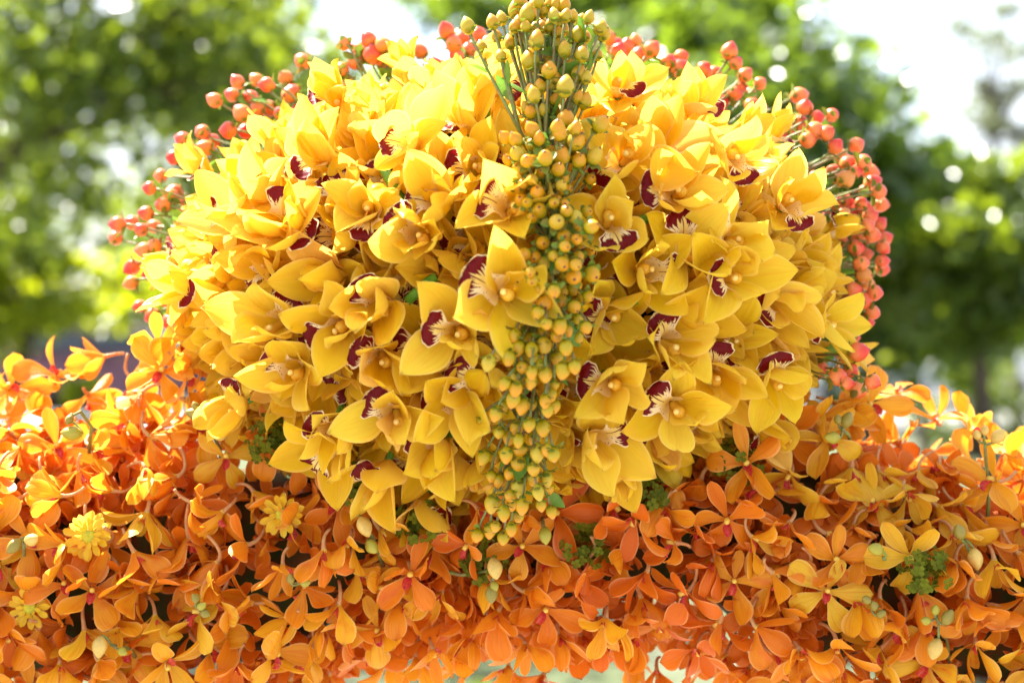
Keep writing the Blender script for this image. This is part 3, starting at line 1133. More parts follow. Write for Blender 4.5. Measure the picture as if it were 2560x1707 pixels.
tries = 0
while tries < 6000 and len(blooms) < 298:          # wide open blooms deep in the gaps
    tries += 1
    v = Vector((rb.gauss(0, 1), -abs(rb.gauss(0, 1)), rb.gauss(0, 1))).normalized()
    p = DOME_C + Vector((v.x * DA, v.y * DB, v.z * (DCU if v.z > 0 else DCL)))
    n = dome_n(p)
    tocam = (Vector((0, 0, CAMZ)) - p).normalized()
    rho = 1 - n.dot(tocam)
    if rho > .7 or topx(p)[1] > 1220 or any((p - q).length < .0205 for q, qs in placed):
        continue
    placed.append((p, 1.0))
    c = p - n * rb.uniform(.016, .024)
    b = yellow_bloom(c, n, Vector((rb.gauss(0, 1), 0, rb.gauss(0, 1))), rb, rb.uniform(26, 40), 1.1 - .3 * rho)
    blooms.append((b, c, False))

# the blooms packed underneath, seen only as slivers in the gaps: one mass
YV, YF, YU = [], [], []
for k in range(210):
    v = Vector((rb.gauss(0, 1), -abs(rb.gauss(0, 1)), rb.gauss(0, 1))).normalized()
    p = DOME_C + Vector((v.x * DA, v.y * DB, v.z * (DCU if v.z > 0 else DCL)))
    if topx(p)[1] > 1240:
        continue
    n = dome_n(p)
    M = Matrix.Translation(p - n * rb.uniform(.020, .030)) @ basis(n + Vector((rb.gauss(0, .2), 0, rb.gauss(0, .2))), Vector((rb.gauss(0, 1), 0, rb.gauss(0, 1)))).to_4x4() @ Matrix.Scale(rb.uniform(.9, 1.1), 4)
    for j in range(5):
        me = rb.choice(SEPALS)
        T = M @ Matrix.Rotation(j * 1.2566 + rb.uniform(-.15, .15), 4, 'Z') @ Matrix.Rotation(R(rb.uniform(18, 40)), 4, 'X')
        o_ = len(YV)
        YV += [T @ w.co for w in me.vertices]
        YF += [tuple(i + o_ for i in q.vertices) for q in me.polygons]
        uvd = [None] * len(me.vertices)
        for lp in me.loops:
            uvd[lp.vertex_index] = tuple(me.uv_layers[0].data[lp.index].uv)
        YU += uvd
tag(obj('yellow_orchid_mass', mesh('yellow_orchid_mass', YV, YF, M_YEL, YU), color=(.81, .50, .006)), 'crowded yellow orchids in the depth of the dome', None, None, 'stuff')

ORD = ['first', 'second', 'third', 'fourth', 'fifth', 'sixth', 'seventh', 'eighth', 'ninth', 'tenth', 'eleventh', 'twelfth', 'thirteenth', 'fourteenth', 'fifteenth',
       'sixteenth', 'seventeenth', 'eighteenth', 'nineteenth', 'twentieth'] + ['twenty-' + q for q in ('first', 'second', 'third', 'fourth', 'fifth', 'sixth', 'seventh', 'eighth', 'ninth')] + ['thirtieth'] + ['thirty-' + q for q in ('first', 'second', 'third', 'fourth', 'fifth', 'sixth', 'seventh', 'eighth', 'ninth')]
rows = {}
for b, c, lipped in blooms:
    px, py = topx(c)
    row = min(11, max(0, int((py - 200) / 95)))
    crest = interp(py, [(0, 1330), (600, 1370), (900, 1330), (1350, 1300)])
    rows.setdefault((row, px > crest), []).append((abs(px - crest), b, lipped))
for (row, rt), lst in rows.items():
    for i, (_, b, lipped) in enumerate(sorted(lst, key=lambda q: q[0])):
        tag(b, '%s, %s row from top, %s bloom %s of the berry crest' % ('yellow orchid showing maroon lip' if lipped else 'packed yellow orchid', ORD[row], ORD[i], 'right' if rt else 'left'),
            'orchid bloom', 'yellow orchids covering the dome')

# ------------------------------------------------------------------ berries
def berry_profile(w, h, pts=11):
    out = []
    for i in range(pts):
        t = i / (pts - 1)
        r = w * (math.sin(math.pi * min(1, t * .94 + .03)) ** .62) * (1 - .10 * t)
        out.append((max(r, w * .06), h * (t - .08)))
    out[-1] = (w * .045, h * 1.0)
    return out


BERRIES = {}
for key, mat in (('y', M_BERRY_Y), ('p', M_BERRY_P)):
    BERRIES[key] = []
    for i, (w, h) in enumerate(((24, 56), (24, 50), (22.5, 58), (25, 60))):
        v, f, u = lathe(berry_profile(w * U * (1.06 if key == 'p' else 1), h * U * (.90 if key == 'p' else 1)), 14)
        BERRIES[key].append(mesh('berry', v, f, mat, u))


def calyx_mesh(seed):
    r = random.Random(seed)
    parts = []
    for k in range(5):
        L, W = r.uniform(30, 44) * U, r.uniform(18, 26) * U
        th = r.uniform(.2, 1.0)
        cu = r.uniform(-1.0, .4)
        V, F, UVs = [], [], []
        nu, nv = 5, 4
        y = z = 0
        for i in range(nu + 1):
            t = i / nu
            a = th + cu * t
            if i:
                y += math.cos(a) * L / nu
                z += math.sin(a) * L / nu
            w = W / 2 * (.35 + .65 * sstep(0, .5, t)) * (1 if t < .5 else math.sqrt(max(0.0, 1 - ((t - .5) / .5) ** 2)) + .02)
            for j in range(nv + 1):
                s = j / nv * 2 - 1
                o_ = .35 * w * s * s
                v = Vector((s * w, 3 * U + y - math.sin(a) * o_, -5 * U + z + math.cos(a) * o_))
                v.rotate(Euler((0, 0, k * 1.2566 + .3)))
                V.append(v)
                UVs.append((j / nv, t))
        for i in range(nu):
            for j in range(nv):
                F.append((i * 5 + j, i * 5 + j + 1, (i + 1) * 5 + j + 1, (i + 1) * 5 + j))
        parts.append((V, F, UVs))
    V, F, UVs = join(parts)
    return mesh('calyx', V, F, M_CALYX, UVs)


CALYX = [calyx_mesh(i) for i in range(6)]
HLEAF = [sheet_petal('leaf', 120 * U, 52 * U, prof_sepal, M_LEAFG, cup=.3, curl=c, seed=9, nu=9, nv=6) for c in (-.6, .4, .9)]


def spray(name, label, group, kind, node, items, rnd, leaves=0, base_back=None):
    """items: (position of berry centre, pointing direction, scale)"""
    root = obj(name, None, loc=node)
    tag(root, label, 'berry spray', group)
    parts = []
    if base_back is not None:
        parts.append(tube(bez(base_back - node, (base_back - node) * .4, Vector((0, 0, 0)), 5), [5.5 * U] * 6, 7))
    for p, d, s in items:
        d = d.normalized()
        foot = p - d * 24 * U * s - node
        ctrl = foot - d * (40 * U) * rnd.uniform(.7, 1.3) * min(1.0, foot.length / (70 * U))
        parts.append(tube(bez(Vector((0, 0, 0)), ctrl, foot, 6), [4.6 * U, 4.2 * U, 3.8 * U, 3.5 * U, 3.2 * U, 3.2 * U, 4.0 * U], 6))
        yd = Vector((rnd.gauss(0, 1), rnd.gauss(0, 1), rnd.gauss(0, 1)))
        b = obj('berry', rnd.choice(BERRIES[kind]), root)
        b.matrix_local = Matrix.Translation(foot) @ basis(d, yd).to_4x4() @ Matrix.Scale(s, 4)
        obj('calyx', rnd.choice(CALYX), b)
    V, F, UVs = join(parts)
    obj('stem', mesh('stem', V, F, M_STEM, UVs), root)
    for k in range(leaves):
        p, d, s = rnd.choice(items)
        q = (p - node) * rnd.uniform(.3, .75)
        dd = (d + Vector((rnd.gauss(0, .7), rnd.gauss(0, .5), rnd.gauss(0, .7)))).normalized()
        lf = obj('leaf', rnd.choice(HLEAF), root)
        sc = rnd.uniform(.45, .95)
        # leaf mesh grows along +Y
        z = dd.cross(Vector((rnd.gauss(0, 1), rnd.gauss(0, 1), rnd.gauss(0, 1)))).normalized()
        lf.matrix_local = Matrix.Translation(q) @ basis(z, dd).to_4x4() @ Matrix.Scale(sc, 4)
    return root


def zoomlist(ox, oy, sc, pts):
    return [(ox + x / sc, oy + y / sc, r / sc) for x, y, r in pts]


YB = zoomlist(900, 0, 3.136, [(845, 205, 50), (1040, 180, 42), (1110, 150, 42), (1150, 150, 40), (1215, 90, 50), (1245, 10, 40), (1270, 45, 45), (1310, 115, 55), (1215, 205, 42),
    (1300, 205, 38), (1365, 60, 50), (1400, 10, 40), (1430, 85, 42), (1440, 15, 40), (1375, 220, 40), (1425, 210, 42), (1385, 320, 56), (1500, 30, 45), (1540, 40, 40), (1605, 40, 42),
    (1520, 130, 45), (1565, 170, 55), (1615, 130, 38), (1670, 130, 38), (1730, 165, 35), (1795, 140, 40), (1890, 215, 50), (1910, 265, 48), (1715, 265, 52), (1560, 350, 45), (1605, 395, 45),
    (1740, 430, 48), (1490, 480, 45), (1335, 480, 60), (1485, 545, 55), (1645, 530, 46), (1720, 570, 55), (1775, 610, 40), (1500, 665, 46), (1610, 680, 62), (1340, 700, 40), (1365, 750, 45),
    (1535, 775, 42), (1765, 795, 50), (1070, 285, 38), (1615, 925, 62), (1550, 1000, 50), (1565, 1045, 50), (1690, 1010, 45), (1355, 1025, 50), (1405, 1090, 45), (1140, 1080, 45),
    (1225, 1100, 45), (1695, 1105, 62), (1890, 975, 58), (1235, 1205, 52), (1310, 1260, 48), (1455, 1240, 55), (1580, 1225, 62), (1720, 1250, 52), (1840, 1225, 60), (1260, 1330, 45),
    (1555, 1330, 50), (1590, 1400, 45), (1350, 1410, 35), (1265, 1455, 60), (1390, 1510, 50), (1580, 1480, 46)])
YB += zoomlist(1100, 300, 3.92, [(805, 790, 60), (1130, 795, 60), (1220, 830, 45), (975, 890, 66), (1240, 890, 55), (1325, 950, 68), (1440, 900, 48), (1145, 1000, 68), (1485, 1045, 66),
    (1220, 1140, 68), (1340, 1170, 50), (1010, 1205, 58), (1225, 1240, 50), (825, 1320, 58), (920, 1340, 60), (1115, 1335, 50), (1010, 1410, 66), (1205, 1415, 68), (1330, 1420, 55),
    (1355, 1340, 45), (885, 1490, 50), (1150, 1500, 45), (1310, 1535, 72), (1490, 1510, 68)])
YB += zoomlist(900, 500, 3.485, [(1505, 700, 45), (1570, 770, 48), (1690, 795, 48), (1615, 895, 62), (1750, 885, 55), (1870, 935, 52), (1930, 840, 40), (1550, 990, 52), (1490, 930, 30),
    (1625, 1085, 45), (1740, 1100, 55), (1805, 1140, 45), (1600, 1170, 62), (1715, 1195, 50), (1485, 1215, 52), (1605, 1265, 62), (1895, 1140, 30), (1905, 1205, 30), (1970, 1110, 45),
    (1345, 1180, 50), (1795, 1285, 52), (1380, 1290, 55), (1210, 1335, 44), (1295, 1375, 52), (1510, 1390, 62), (1715, 1375, 50), (1495, 1300, 50), (1415, 1465, 48), (1580, 1445, 46),
    (1770, 1475, 58), (1495, 1500, 42), (1870, 1450, 50), (1355, 1530, 46), (1120, 1420, 55), (1615, 1530, 55)])
YB += zoomlist(1100, 900, 3.137, [(647, 65, 45), (590, 130, 42), (725, 100, 42), (830, 125, 52), (508, 180, 42), (595, 220, 46), (715, 165, 46), (895, 200, 38), (870, 280, 45), (575, 305, 48),
    (645, 355, 52), (825, 320, 40), (500, 360, 34), (718, 352, 32), (900, 360, 42), (845, 400, 45), (440, 420, 48), (535, 445, 32), (330, 492, 42), (600, 535, 50), (700, 505, 44), (808, 530, 48),
    (460, 572, 40), (545, 600, 45), (615, 628, 42), (740, 615, 48), (628, 702, 52), (345, 755, 50), (445, 755, 32), (520, 740, 46), (615, 810, 54), (765, 725, 55), (838, 703, 40), (890, 745, 50),
    (735, 860, 46), (840, 930, 46), (403, 915, 40), (460, 940, 30), (500, 930, 35), (545, 895, 42), (615, 925, 44), (725, 940, 46), (618, 995, 52), (770, 1035, 46), (855, 1010, 30), (550, 1070, 42),
    (408, 1120, 52), (565, 1130, 34), (645, 1145, 44), (793, 1135, 38), (875, 1185, 38), (500, 1195, 48), (617, 1217, 32), (435, 1310, 38), (560, 1320, 40), (390, 1330, 45), (290, 1380, 45),
    (497, 1390, 44)])
yb = []
for q in YB:
    if all((q[0] - o[0]) ** 2 + (q[1] - o[1]) ** 2 > 13 ** 2 for o in yb):
        yb.append(q)
for q in list(yb):
    if q[1] < 760 and len(yb) < 290:
        yb.append((q[0] * .8 + 1355 * .2 + random.uniform(-22, 22), q[1] + random.uniform(30, 75), 11.5))
# crest depth: a ridge of berries standing in front of the dome
CREST_D = [(-60, .985), (150, .955), (350, .915), (600, .90), (900, .905), (1200, .945), (1400, .985)]
SEEDS = [  # photo position, where its stem starts, label
    ((1180, 65), (1300, 330), 'yellow green berry spray fanning to the upper left of the crest top'),
    ((1310, 40), (1345, 330), 'yellow green berry spray at the very top of the crest, cut by the frame'),
    ((1420, 60), (1370, 330), 'upright yellow green berry spray right of the crest top'),
    ((1495, 90), (1400, 330), 'yellow green berry spray leaning right at the top of the crest'),
    ((1350, 190), (1365, 400), 'yellow green berry cluster in the neck of the upright fan'),
    ((1440, 200), (1385, 400), 'yellow green berry cluster right of the neck of the fan'),
    ((1330, 385), (1365, 560), 'yellow green berry cluster left of the crest, above the largest orchid'),
    ((1440, 370), (1385, 560), 'yellow green berry cluster right of the crest beside maroon lipped blooms'),
    ((1360, 540), (1375, 600), 'yellow berry cluster facing out where the crest stems meet'),
    ((1440, 650), (1385, 640), 'yellow berry cluster just right of the largest orchid'),
    ((1350, 700), (1370, 660), 'yellow berry cluster touching the right petal of the largest orchid'),
    ((1380, 830), (1375, 740), 'plump yellow berry cluster midway down the cascade'),
    ((1290, 900), (1350, 800), 'yellow berry cluster left of the middle of the cascade'),
    ((1400, 960), (1375, 830), 'yellow berry cluster right of the middle of the cascade'),
    ((1290, 1010), (1345, 900), 'orange tinged berry cluster low in the cascade'),
    ((1240, 1120), (1310, 990), 'yellow green berry cluster at the left of the cascade tail'),
    ((1350, 1120), (1340, 990), 'yellow berry cluster at the right of the cascade tail'),
    ((1250, 1300), (1300, 1130), 'yellow green berry cluster at the left tip of the cascade'),
    ((1330, 1250), (1325, 1130), 'lowest yellow green berry cluster at the right tip of the cascade'),
]
rbz = random.Random(8)
groups = [[] for _ in SEEDS]
for x, y, r in yb:
    j = min(range(len(SEEDS)), key=lambda k: (x - SEEDS[k][0][0]) ** 2 + (y - SEEDS[k][0][1]) ** 2)
    groups[j].append((x, y, r))
for (sd, nd, lab), g_ in zip(SEEDS, groups):
    items = []
    for x, y, r in g_:
        hid = r < 12
        dep = interp(y, CREST_D) + rbz.uniform(-.012, .022) + abs(x - 1355) * 5e-5 + (.018 if hid else 0)
        p = at(x, y, dep)
        k = (560 - y) / 330.0
        d = Vector(((x - nd[0]) / 260.0 + rbz.gauss(0, .15), -max(.12, 1.05 - abs(k) * .75) + rbz.gauss(0, .15), max(-1.3, min(1.3, k)) + rbz.gauss(0, .15)))
        items.append((p, d, max(.78 if hid else .62, min(1.22, r / 16.2)) * .82 * dep))
    if not items:
        continue
    nz = interp(nd[1], CREST_D) + .045
    node = at(nd[0], nd[1], nz)
    back = at(1365, min(1150, max(480, nd[1] + 60)), 1.03)
    spray('berry_spray', lab, 'yellow green berry sprays of the crest', 'y', node, items, rbz, 3 if sd[1] < 200 else 1, back)

# coral berries round the back rim of the dome (display pixels of the 2352 wide view)
PINK = [(385, 740), (350, 725), (320, 703), (300, 650), (302, 615), (345, 628), (380, 690), (400, 738), (330, 575), (378, 590), (350, 565), (268, 515), (262, 545), (300, 510), (335, 490), (322, 525), (352, 520),
        (340, 432), (366, 404), (400, 440), (420, 470), (372, 470), (418, 320), (462, 302), (420, 360), (395, 362), (440, 375), (488, 325), (520, 300), (470, 340), (492, 230), (532, 218), (545, 188), (588, 183),
        (555, 260), (592, 250), (575, 225), (612, 195), (655, 178), (694, 140), (790, 100), (825, 112), (846, 90), (876, 100), (855, 125), (882, 132), (892, 118), (965, 118), (1025, 70), (1042, 100), (1075, 112), (1100, 78),
        (1060, 85), (1120, 98), (1400, 85), (1420, 118), (1412, 105), (1440, 108), (1460, 95), (1498, 112), (1470, 125), (1545, 150), (1566, 130), (1562, 155), (1535, 140), (1620, 155), (1645, 165), (1676, 117), (1693, 143),
        (1712, 172), (1748, 190), (1705, 200), (1725, 218), (1690, 215), (1748, 253), (1730, 240), (1838, 220), (1850, 243), (1880, 270), (1912, 264), (1900, 305), (1875, 300), (1920, 335), (1970, 332), (1796, 307), (1840, 280),
        (1860, 320), (1950, 375), (1935, 360), (1985, 372), (2000, 395), (1965, 395), (1945, 410), (1990, 438), (2020, 440), (2005, 420), (1948, 463), (1980, 465), (2025, 470), (1940, 490), (1960, 487), (2000, 497), (1990, 480),
        (1996, 517), (2020, 515), (1975, 540), (2032, 548), (2005, 540), (2030, 570), (2028, 600), (1970, 570), (1988, 585), (2030, 618), (1980, 605), (1985, 632), (1960, 665), (2013, 673), (1990, 650), (1940, 690), (1988, 690),
        (2005, 718), (1990, 742), (1965, 712), (1952, 735), (1985, 735), (1942, 750), (1960, 775), (1950, 755), (1972, 808), (1925, 865), (1972, 896), (2008, 878), (1945, 880)]
rp = random.Random(14)
order = []
cxp, cyp = 1165, 620
for x, y in PINK:
    order.append((math.atan2(cyp - y, cxp - x), x, y))
order.sort()
# break the ring into sprays of neighbours
chunks, cur = [], []
for a, x, y in order:
    if cur and (len(cur) >= 7 or abs(a - cur[0][0]) > .16):
        chunks.append(cur)
        cur = []
    cur.append((a, x, y))
chunks.append(cur)
nl = [0, 0]
lsum = [sum(1 for c in chunks if np.mean([q[1] for q in c]) < cxp), 0]
lsum[1] = len(chunks) - lsum[0]
for ch in chunks:
    mx, my = np.mean([q[1] for q in ch]) * DS, np.mean([q[2] for q in ch]) * DS
    rim = dome_hit(mx, my)
    base = DOME_C.lerp(rim, .90) + Vector((0, .035, 0))
    items = []
    mean_out = Vector()
    for a, x, y in ch:
        dep = (1.07 if (y > 790 and x > 1800) else 1.15 if x > 1800 else 1.17) + rp.uniform(-.030, .030)
        p = at(x * DS, y * DS, dep)
        out = (p - DOME_C)
        out.y = rp.uniform(-.06, .05)
        out.normalize()
        mean_out += out
        d = out + Vector((rp.gauss(0, .3), rp.gauss(0, .3) - .1, rp.gauss(0, .3)))
        items.append((p, d, rp.uniform(.82, 1.08)))
    # a few half hidden ones nearer the dome
    for k in range(4):
        p, d, s = rp.choice(items)
        items.append((p.lerp(base, rp.uniform(.15, .45)) + Vector((rp.gauss(0, .009), rp.uniform(-.005, .015), rp.gauss(0, .009))), d + Vector((rp.gauss(0, .4), rp.gauss(0, .4), rp.gauss(0, .4))), rp.uniform(.8, 1.05)))
    rtside = mx > cxp * DS
    i = nl[rtside]
    nl[rtside] += 1
    if rtside:      # sorted order runs down from the top on the right
        lab = 'coral pink berry spray on the right rim, %s counting down from the crest' % ORD[i]
    else:
        lab = 'coral pink berry spray on the left rim, %s counting up from the garland' % ORD[i]
    root = spray('berry_spray', lab, 'coral berry sprays round the rim', 'p', base, items, rp, 4)

# ------------------------------------------------------------------ orange orchids of the garland
ro = random.Random(31)
TEP = [sheet_petal('tepal', 108 * U, 58 * U, prof_spat, M_ORA, cup=ro.uniform(-.15, .7), curl=ro.uniform(-1.4, 1.4), curlp=ro.uniform(1, 2.2), twist=ro.uniform(-1.0, 1.0), roll=ro.uniform(-.3, 1.6), ruf=ro.uniform(0, 5) * U, rf=ro.uniform(4, 9),
                   crease=ro.uniform(-.02, .03), seed=200 + i, nu=10, nv=6) for i in range(14)]
TEPN = [sheet_petal('tepal', 100 * U, 38 * U, prof_narrow, M_ORA, cup=ro.uniform(-.1, .5), curl=ro.uniform(-.6, .6), curlp=ro.uniform(1, 2), twist=ro.uniform(-.7, .7), ruf=ro.uniform(0, 2.5) * U, rf=ro.uniform(4, 9),
                    crease=ro.uniform(-.02, .03), seed=240 + i, nu=10, nv=5) for i in range(8)]
OLIP = []
for i in range(3):
    OLIP.append(sheet_petal('lip', 40 * U, 24 * U, prof_narrow, M_OLIP, cup=1.1, curl=-.9 - .3 * i, th0=1.0, seed=260 + i, nu=7, nv=6))
OCOL = mesh('column', *tube([(0, 0, 0), (0, 2 * U, 10 * U), (0, 0, 22 * U)], [7 * U, 7.5 * U, 6 * U], 8)[:2], M_OCOL)


def pedicel(seed):
    r = random.Random(seed)
    b = Vector((r.uniform(-40, 40) * U, r.uniform(-10, 50) * U, -r.uniform(35, 62) * U))
    return mesh('pedicel', *tube(bez((0, 0, 2 * U), (0, 0, -35 * U), b, 7), [7 * U, 5.5 * U, 5 * U, 4.6 * U, 4.4 * U, 4.2 * U, 4.2 * U, 4.4 * U], 7)[:2], M_PEDI)


PEDI = [pedicel(i) for i in range(6)]
TONES = [('deep orange', (.73, .16, .005)), ('orange', (.77, .23, .006)), ('light orange', (.79, .30, .009)), ('amber', (.80, .40, .011)), ('golden', (.77, .48, .020))]


def orange_parts(rnd, cup):
    """list of (name, mesh, matrix) of one bloom in its own frame"""
    out = []
    for nm, ang, narrow, e in (('d', 90, True, 0), ('l', 90 + 68, False, 6), ('r', 90 - 68, False, 6), ('l', 90 + 144, False, -4), ('r', 90 - 144, False, -4)):
        me = rnd.choice(TEPN if narrow else TEP)
        k = rnd.uniform(.86, 1.12)
        m = Matrix.Rotation(R(ang - 90 + rnd.uniform(-12, 12)), 4, 'Z') @ Matrix.Translation((0, 3 * U, 0)) @ Matrix.Rotation(R(cup + e + rnd.uniform(-14, 14)), 4, 'X') @ Matrix.Rotation(rnd.uniform(-.35, .35), 4, 'Y') @ Matrix.Diagonal((k, k, k, 1))
        out.append(('tepal', me, m))
    out.append(('lip', rnd.choice(OLIP), Matrix.Rotation(math.pi + rnd.uniform(-.2, .2), 4, 'Z') @ Matrix.Translation((0, 4 * U, 3 * U))))
    out.append(('column', OCOL, Matrix.Rotation(R(rnd.uniform(-15, 15)), 4, 'X')))
    out.append(('pedicel', rnd.choice(PEDI), Matrix.Rotation(rnd.uniform(-.6, .6), 4, 'Z')))
    return out


def orange_bloom(c, face, up, rnd, cup, tone, sc):
    root = obj('orange_orchid', None)
    root.matrix_world = Matrix.Translation(c) @ basis(face, up).to_4x4() @ Matrix.Scale(sc, 4)
    col = tone
    for nm, me, m in orange_parts(rnd, cup):
        o = obj(nm, me, root)
        o.matrix_local = m
        cc = lerp3(col, (.70, .10, .006) if rnd.random() < .5 else (.78, .42, .02), rnd.random() * .28)
        o.color = (*cc, 1)
    return root


def pick_tone(px, py, rnd):
    g_ = rnd.random()
    bias = .10 + .30 * sstep(1300, 1020, py) + .22 * sstep(1750, 2250, px) + .14 * sstep(900, 300, px)
    if px > 1300 and px < 1850 and py > 1200:
        bias -= .14
    v = g_ * .75 + bias
    return 0 if v < .22 else 1 if v < .48 else 2 if v < .66 else 3 if v < .86 else 4


def dome_cover(px, py):
    return ((px - 1270) / 850) ** 2 + ((py - 700) / 585) ** 2 < 1


pts = []
tries = 0
# hand-seen blooms first (display pixels, tone, pose): the ones that stand out in the photograph
SEEN = [(2062, 935, 1, 'up'), (240, 885, 2, 'side'), (1885, 1075, 4, 'face'), (2060, 1285, 4, 'face'), (1700, 1120, 2, 'face'), (1990, 1040, 3, 'face'), (1800, 1210, 1, 'down'), (1385, 1350, 3, 'down'),
        (950, 1290, 1, 'face'), (790, 1340, 3, 'down'), (760, 1255, 1, 'down'), (880, 1220, 3, 'side'), (1000, 1395, 2, 'down'), (1080, 1400, 2, 'down'), (1540, 1240, 0, 'side'), (1480, 1290, 0, 'down'),
        (1880, 1340, 4, 'face'), (1760, 1300, 2, 'back'), (160, 1480, 3, 'down'), (230, 1345, 2, 'face'), (640, 1440, 3, 'side'), (400, 1470, 3, 'down'), (1900, 1430, 2, 'down'), (1815, 1430, 2, 'down'),
        (2190, 1360, 2, 'down'), (2290, 1400, 2, 'down'), (1950, 1350, 3, 'down'), (380, 790, 4, 'face'), (430, 775, 3, 'side'), (390, 850, 3, 'face'), (450, 850, 2, 'side'), (345, 900, 2, 'side'), (440, 915, 4, 'side'), (500, 990, 3, 'face'),
        (560, 990, 3, 'face'), (610, 1060, 2, 'face'), (480, 1050, 3, 'face'), (130, 900, 2, 'up'), (70, 960, 2, 'up'), (20, 930, 3, 'up'), (290, 960, 2, 'up'), (300, 930, 1, 'side'), (1900, 920, 3, 'side'), (1850, 960, 3, 'side'), (1930, 970, 2, 'up'),
        (2150, 1000, 2, 'up'), (2230, 1040, 3, 'up'), (2330, 1110, 3, 'up'), (1790, 1050, 1, 'face'), (1740, 1150, 1, 'side'), (1110, 1140, 3, 'side'), (1100, 1190, 1, 'down'), (1400, 1180, 0, 'side'), (1450, 1200, 0, 'down'), (700, 1110, 0, 'face'), (640, 1080, 1, 'face')]
for x, y, tn, pose in SEEN:
    pts.append((x * DS, y * DS, tn, pose, 1))
while tries < 60000 and len(pts) < 300:
    tries += 1
    px = ro.uniform(-150, 2710)
    top, bot = interp(px, TOPS) - 25, interp(px, BOTS) + 20
    py = ro.uniform(top, min(bot, 1760))
    if dome_cover(px, py):
        continue
    md = 60 if tries < 40000 else 52
    if any((px - q[0]) ** 2 + (py - q[1]) ** 2 < md * md for q in pts):
        continue
    w_ = ro.random()
    pose = 'face' if w_ < .20 else 'down' if w_ < .58 else 'side' if w_ < .82 else 'back'
    if py < top + 80 and ro.random() < .6:
        pose = 'up'
    if py > bot - 90:
        pose = 'down'
    pts.append((px, py, pick_tone(px, py, ro), pose, 0))

POSE = {'face': 'facing out', 'down': 'hanging down', 'side': 'side-on', 'back': 'seen from behind', 'up': 'standing up'}
CUPS = {'face': (4, 26), 'down': (34, 58), 'side': (20, 48), 'back': (25, 50), 'up': (8, 36)}


def bloom_pose(p, n, tocam, pose, rnd):
    g3 = Vector((rnd.gauss(0, .22), rnd.gauss(0, .15), rnd.gauss(0, .22)))
    if pose == 'face':
        f = tocam + n * .5 + g3
        up = Vector((rnd.gauss(0, .5), 0, 1))
    elif pose == 'down':
        f = Vector((rnd.gauss(0, .35), -.25 + rnd.gauss(0, .3), -1)) + n * .15
        up = tocam * -1 + g3
    elif pose == 'side':
        f = Vector((rnd.choice((-1, 1)) * rnd.uniform(.6, 1), -.35 + rnd.gauss(0, .2), rnd.gauss(-.2, .4)))
        up = Vector((rnd.gauss(0, .4), rnd.gauss(0, .4), 1))
    elif pose == 'back':
        f = Vector((rnd.gauss(0, .5), .55, -.6)) + n * .2
        up = Vector((rnd.gauss(0, .6), 0, 1))
    else:
        f = Vector((rnd.gauss(0, .45), -.30 + rnd.gauss(0, .3), .8)) + tocam * .25
        up = Vector((rnd.gauss(0, .5), 1, 0))
    return f.normalized(), up


zone = {}
ORD_L = []
for k, (px, py, tn, pose, seen) in enumerate(pts):
    p = log_hit(px, py)
    n = log_n(p)
    if px < 640 and py < 1010 and seen and px > 350 or (seen and px > 1980 and px < 2110 and py < 1060):
        # blooms climbing the flank of the dome
        p = at(px, py, 1.13)
        n = Vector((0, -1, 0))
    tocam = (Vector((0, 0, CAMZ)) - p).normalized()
    f, up = bloom_pose(p, n, tocam, pose, ro)
    h = ro.uniform(.010, .030) + (.010 if seen else 0)
    c = p + n * h * (.4 if pose == 'up' else 1)
    b = orange_bloom(c, f, up, ro, ro.uniform(*CUPS[pose]), TONES[tn][1], ro.uniform(.94, 1.16))
    qx, qy = topx(c)
    col = min(7, max(0, int(qx / 320)))
    tier = min(4, max(0, int((qy - interp(qx, TOPS) + 40) / 150)))
    zone.setdefault((col, tier), []).append((qx, b, tn, pose))
COLN = ['at far left', 'around the chrysanthemum', "under dome's left flank", 'left of berry tail', 'under berry tail', "under dome's right flank", 'right of the dome', 'at far right']
TIERN = ['top', 'upper', 'middle', 'lower', 'bottom']
for (col, tier), lst in zone.items():
    for i, (_, b, tn, pose) in enumerate(sorted(lst, key=lambda q: q[0])):
        tag(b, '%s orchid %s, %s from left, %s garland tier %s' % (TONES[tn][0], POSE[pose], ORD[i], TIERN[tier], COLN[col]), 'orchid bloom', 'orange orchids of the garland')

# the crowded blooms underneath, too many to tell apart: one mass
MV, MF, MU = [], [], []
cnt_mass = 0
for k in range(850):
    x = ro.uniform(-.56, .56)
    a = ro.uniform(R(-115), R(100))
    zc, rz = log_sec(x)
    n = Vector((0, -math.cos(a) / .088, math.sin(a) / rz)).normalized()
    p = Vector((x, LOG_Y - .088 * math.cos(a), zc + rz * math.sin(a)))
    f, up = bloom_pose(p, n, Vector((0, -1, 0)), ro.choice(('down', 'side', 'face', 'down', 'back')), ro)
    M = Matrix.Translation(p - n * ro.uniform(-.004, .014)) @ basis(f, up).to_4x4() @ Matrix.Scale(ro.uniform(.85, 1.0), 4)
    for nm, me, m in orange_parts(ro, ro.uniform(25, 60))[:5]:
        T = M @ m
        o_ = len(MV)
        MV += [T @ v.co for v in me.vertices]
        MF += [tuple(i + o_ for i in q.vertices) for q in me.polygons]
        uvd = [None] * len(me.vertices)
        for lp in me.loops:
            uvd[lp.vertex_index] = tuple(me.uv_layers[0].data[lp.index].uv)
        MU += uvd
mass = obj('orange_orchid_mass', mesh('orange_orchid_mass', MV, MF, M_ORA, MU), color=(.74, .185, .006))
tag(mass, 'crowded deep orange orchids in the depth of the garland', None, None, 'stuff')

